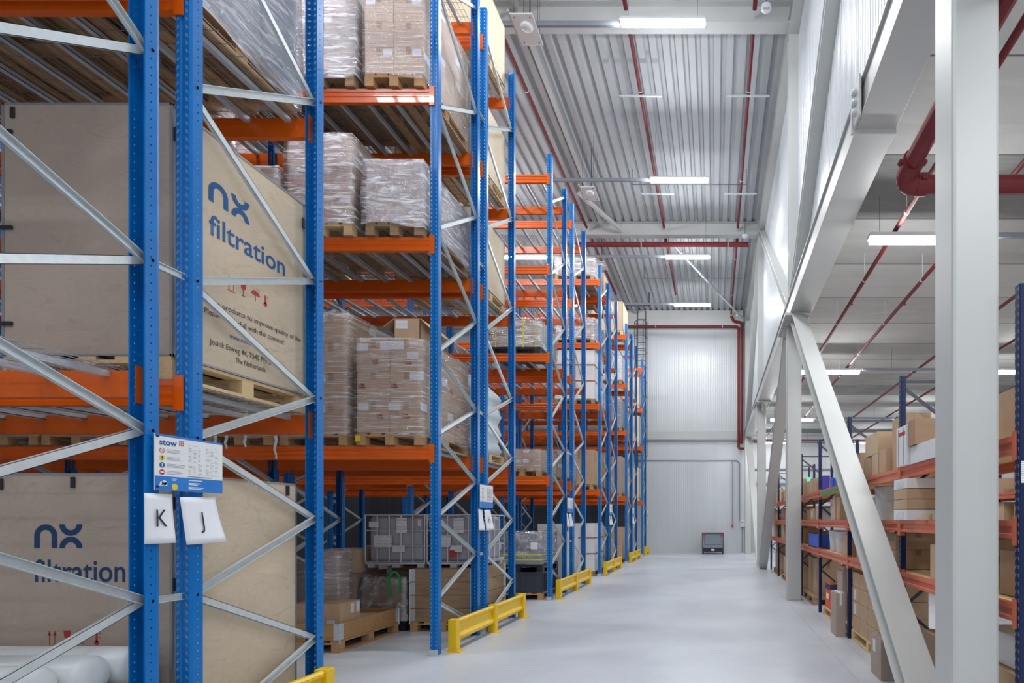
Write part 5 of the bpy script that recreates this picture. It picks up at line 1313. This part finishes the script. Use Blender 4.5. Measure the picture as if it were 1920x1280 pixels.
mb.build('elbow', 'red_pipe', r)
mb = MB().tube((2.32, 5.28, 4.88), (2.32, 5.28, 5.31), 0.045, 12).tube((2.32, 5.30, 5.33), (2.32, 5.42, 5.33), 0.055, 12); mb.build('branch_outlet', 'red_pipe', r)
for x, lbx in ((2.32, 'nearer the white edge beam'), (3.22, 'farther from the white edge beam')):
    ys = [1.0 + 1.9*i for i in range(14)]
    pipe(f'thin red branch pipe under the concrete ceiling, {lbx}', [(x, 5.43 if x < 2.5 else -3, 5.33), (x, 27.0, 5.33)], 0.03, 'red pipes under the concrete ceiling', [(x, y, 5.33) for y in ys if y > 5.5], [(x, y + 0.8, 5.32) for y in ys[::2] if y > 5.5], top=ZS - 0.004)
pipe('thin red branch pipe in front of the thick cross pipe', [(2.31, -3, 5.33), (2.31, 5.1, 5.33)], 0.034, 'red pipes under the concrete ceiling', [(2.31, 4.0, 5.33)], top=ZS - 0.004)
for i, x in enumerate((5.0, 6.2, 8.4)): pipe(f'thin red branch pipe deep in the low hall, {["first","second","third"][i]} beyond the shelving', [(x, 5.5, 5.33), (x, 27.0, 5.33)], 0.03, 'red pipes under the concrete ceiling', [(x, 8.0, 5.33), (x, 14.0, 5.33)], top=ZS - 0.004)

# ------------------------------------------------------------------ small things under the roof and on the end wall
def antenna(x, y, z, label):
    r = thing('antenna_plate', label, 'antenna', (x, y, z), 'white plates hanging under the roof')
    MB().box(x - 0.2, x + 0.2, y - 0.33, y + 0.33, z, z + 0.02).build('plate', 'stowwhite', r, bevel=0.004)
    MB().lathe([(0.0, -0.05), (0.08, -0.048), (0.1, -0.035), (0.115, 0.0)], (x + 0.02, y - 0.08, z), 20).build('dome', 'whiteplast', r, smooth=True)
    for sx in (-1, 1):
        for sy in (-1, 1): MB().lathe([(0.012, -0.008), (0.014, 0)], (x + sx*0.14, y + sy*0.26, z), 8).build('bolt', 'darksteel', r)
    MB().box(x - 0.24, x - 0.205, y - 0.36, y + 0.36, z + 0.02, z + 0.06).build('bracket', 'white_steel', r)
    mb = MB()
    for sx, sy in ((-0.15, 0.25), (0.15, 0.25), (-0.15, -0.25)): mb.tube((x + sx, y + sy, z + 0.02), (x + sx, y + sy, ZR - 0.005), 0.004, 5)
    mb.tube((x + 0.02, y + 0.1, z + 0.02), (x + 0.02, y + 0.1, ZR - 0.005), 0.011, 6)
    mb.build('hanger', 'darksteel', r)
antenna(-3.45, 10.15, 10.58, 'white square plate with a round knob hanging at the first roof beam')
antenna(-3.45, 15.25, 10.58, 'white square plate with a round knob hanging between the roof beams')
antenna(-4.05, 19.6, 10.6, 'white square plate half hidden by the rack tops near the second roof beam')
def detector(x, y, z, label, txt=None):
    r = thing('smoke_detector', label, 'detector', (x, y, z), 'round white detectors')
    MB().lathe([(0.06, -0.05), (0.1, -0.03), (0.1, 0.02), (0.07, 0.04)], (x, y, z), 20).build('body', 'whiteplast', r, smooth=False)
    MB().tube((x, y, z + 0.04), (x, y, ZR - 0.005), 0.009, 6).build('hanger', 'darksteel', r)
    if txt: text('lettering', txt, 0.07, 'ink', r, (x, y - 0.02, z - 0.052), ((1, 0, 0), (0, -1, 0)), 'CENTER')
detector(0.97, 10.5, 11.32, 'round white detector with a number at the first roof beam', '047')
detector(1.02, 18.9, 11.3, 'round white detector hanging in front of the second roof beam')
detector(1.1, 26.6, 11.45, 'round white detector by the end wall')
# conduits and boxes on the end wall
tag(MB().path([(-4.5, yw + 0.29, 4.55), (1.06, yw + 0.29, 4.55), (1.2, yw + 0.29, 4.42), (1.2, yw + 0.29, 1.6)], 0.028, 8).build('conduit', 'trunk', loc=(0, yw + 0.29, 4.5)), 'grey conduit running along the end wall and down to the switch box', 'conduit', 'conduits on the end wall')
tag(MB().path([(0.85, yw + 0.20, 4.5), (0.85, yw + 0.20, 1.5)], 0.02, 8).build('conduit', 'trunk', loc=(0.85, yw + 0.2, 1.5)), 'thin conduit dropping to the red push button', 'conduit', 'conduits on the end wall')
r = thing('push_button', 'small red push button on the end wall', 'button', (0.85, yw + 0.22, 1.28))
MB().box(0.81, 0.89, yw + 0.20, yw + 0.31, 1.28, 1.46).build('box_body', 'red', r, bevel=0.01); MB().lathe([(0.025, 0.0), (0.025, 0.02)], (0.85, yw + 0.18, 1.37), 10, 0, 'y').build('knob', 'whiteplast', r)
r = thing('switch_box', 'light grey switch box on the end wall under the conduit', 'switch box', (1.37, yw + 0.2, 1.28))
MB().box(1.24, 1.5, yw + 0.16, yw + 0.31, 1.28, 1.62).build('cabinet', 'lampwhite', r, bevel=0.008); MB().box(1.28, 1.37, yw + 0.153, yw + 0.158, 1.48, 1.51).build('display', 'ink', r)
mb = MB().tube((1.33, yw + 0.29, 0.02), (1.33, yw + 0.29, 1.28), 0.016, 6).tube((1.45, yw + 0.29, 0.02), (1.45, yw + 0.29, 1.28), 0.016, 6); mb.build('cable_duct', 'trunk', r)
# caged ladder
r = thing('caged_ladder', 'dark steel ladder with safety cage on the end wall, behind the last rack tops', 'ladder', (-3.42, YF - 0.3, 5.6))
mb = MB()
for xx in (-3.80, -3.40): mb.tube((xx, YF - 0.22, 2.6), (xx, YF - 0.22, 11.9 - 0.05), 0.025, 6)
mb.build('rail', 'darksteel', r)
mb = MB()
for i in range(31): mb.tube((-3.80, YF - 0.22, 2.75 + i*0.29), (-3.40, YF - 0.22, 2.75 + i*0.29), 0.014, 5)
mb.build('rung', 'darksteel', r)
mb = MB(); hp = [(-3.80, YF - 0.22), (-3.92, YF - 0.5), (-3.76, YF - 0.85), (-3.44, YF - 0.85), (-3.30, YF - 0.5), (-3.40, YF - 0.22)]
for i in range(10):
    z = 4.7 + i*0.72; mb.path([(a, b, z) for a, b in hp], 0.014, 5)
for a, b in hp[1:5]: mb.tube((a, b, 4.7), (a, b, 11.2), 0.012, 5)
mb.build('safety_cage', 'darksteel', r)
tag(MB().box(-6.5, -2.9, 24.9, 24.96, 11.25, 11.31).box(-6.5, -6.44, 24.9, 24.96, 11.25, 11.85).box(-3.0, -2.94, 24.9, 24.96, 11.25, 11.85).build('cable_tray', 'darksteel', loc=(-4.7, 24.9, 11.3)), 'dark cable tray hanging under the roof near the end wall', 'cable tray')
tag(MB().path([(-2.4, 16.0, 11.75), (-2.4, 16.0, 11.3), (0.9, 16.0, 11.3), (0.9, 16.0, 11.75)], 0.01, 6).build('hanging_rod', 'darksteel', loc=(-0.7, 16.0, 11.3)), 'thin dark rod hanging across under the roof behind the second aisle light', 'rod', 'thin rods under the roof')
tag(MB().path([(-2.9, 22.2, 11.3), (1.1, 22.2, 11.3)], 0.012, 6).tube((-2.85, 22.2, 11.3), (-2.85, 22.2, 11.8), 0.01, 6).build('hanging_rod', 'darksteel', loc=(-0.7, 22.2, 11.3)), 'thin dark rod hanging across under the roof behind the third aisle light', 'rod', 'thin rods under the roof')
for k, (x, y) in enumerate([(x, y) for y in (13.0, 16.9) for x in (-1.75, 0.775)]):
    tag(MB().box(x - 0.5, x + 0.5, y - 0.018, y + 0.018, 11.545, 11.577).build('pipe_support', 'galv', loc=(x, y, 11.54)), ['short cross bar under the middle roof pipe, nearer the first roof beam', 'short cross bar under the wall side roof pipe, nearer the first roof beam', 'short cross bar under the middle roof pipe, nearer the second aisle light', 'short cross bar under the wall side roof pipe, nearer the second aisle light'][k], 'pipe support', 'cross bars under the roof pipes')
# green emergency sign in the low hall
r = thing('emergency_sign', 'glowing green emergency light in the low hall beside the white column', 'emergency light', (1.98, 11.72, 2.3))
MB().box(1.93, 2.0, 11.58, 11.63, 2.40, 2.50).build('lamp_body', 'greenlamp', r); MB().tube((1.98, 11.65, 2.40), (1.98, 11.65, 2.72), 0.02, 6).build('bracket', 'darksteel', r)
# roll container at the end wall
X0, X1, Y0c, Y1c = -0.62, 0.40, 26.0, 26.9
r = thing('sweeping_machine', 'grey and black wheeled machine with red corners parked at the end wall', 'machine', (-0.1, 26.4, 0))
mb = MB().prism([(-0.40, 0.42), (0.40, 0.42), (0.46, 0.98), (-0.46, 0.98)], Y0c + 0.06, Y1c, lambda u, v, w: (-0.11 + u, w, v)); mb.build('hopper', 'greyplast', r, bevel=0.03)
MB().box(X0 + 0.04, X1 - 0.04, Y0c, Y1c, 0.12, 0.30).build('chassis', 'black', r, bevel=0.02)
MB().box(X0 + 0.08, X1 - 0.08, Y0c - 0.02, Y0c + 0.3, 0.30, 0.42).build('bumper', 'greyplast', r, bevel=0.02)
mb = MB().box(X0, X0 + 0.05, Y0c, Y0c + 0.05, 0.1, 1.02).box(X1 - 0.05, X1, Y0c, Y0c + 0.05, 0.1, 1.02).box(X0, X1, Y0c, Y0c + 0.05, 0.97, 1.02); mb.build('frame', 'darkplast', r)
for xx in (X0 + 0.09, X1 - 0.09): MB().box(xx - 0.05, xx + 0.05, Y0c - 0.02, Y0c + 0.02, 0.86, 0.97).build('corner_pad', 'red', r)
for xx in (X0 + 0.04, X1 - 0.04):
    for yy in (Y0c + 0.12, Y1c - 0.15): MB().lathe([(0.10, -0.03), (0.12, -0.02), (0.12, 0.02), (0.10, 0.03)], (xx, yy, 0.12), 16, 0, 'x').build('wheel', 'ink', r)
MB().box(-0.19, -0.03, Y0c - 0.01, Y0c - 0.002, 0.17, 0.25).build('number_plate', 'paper', r)
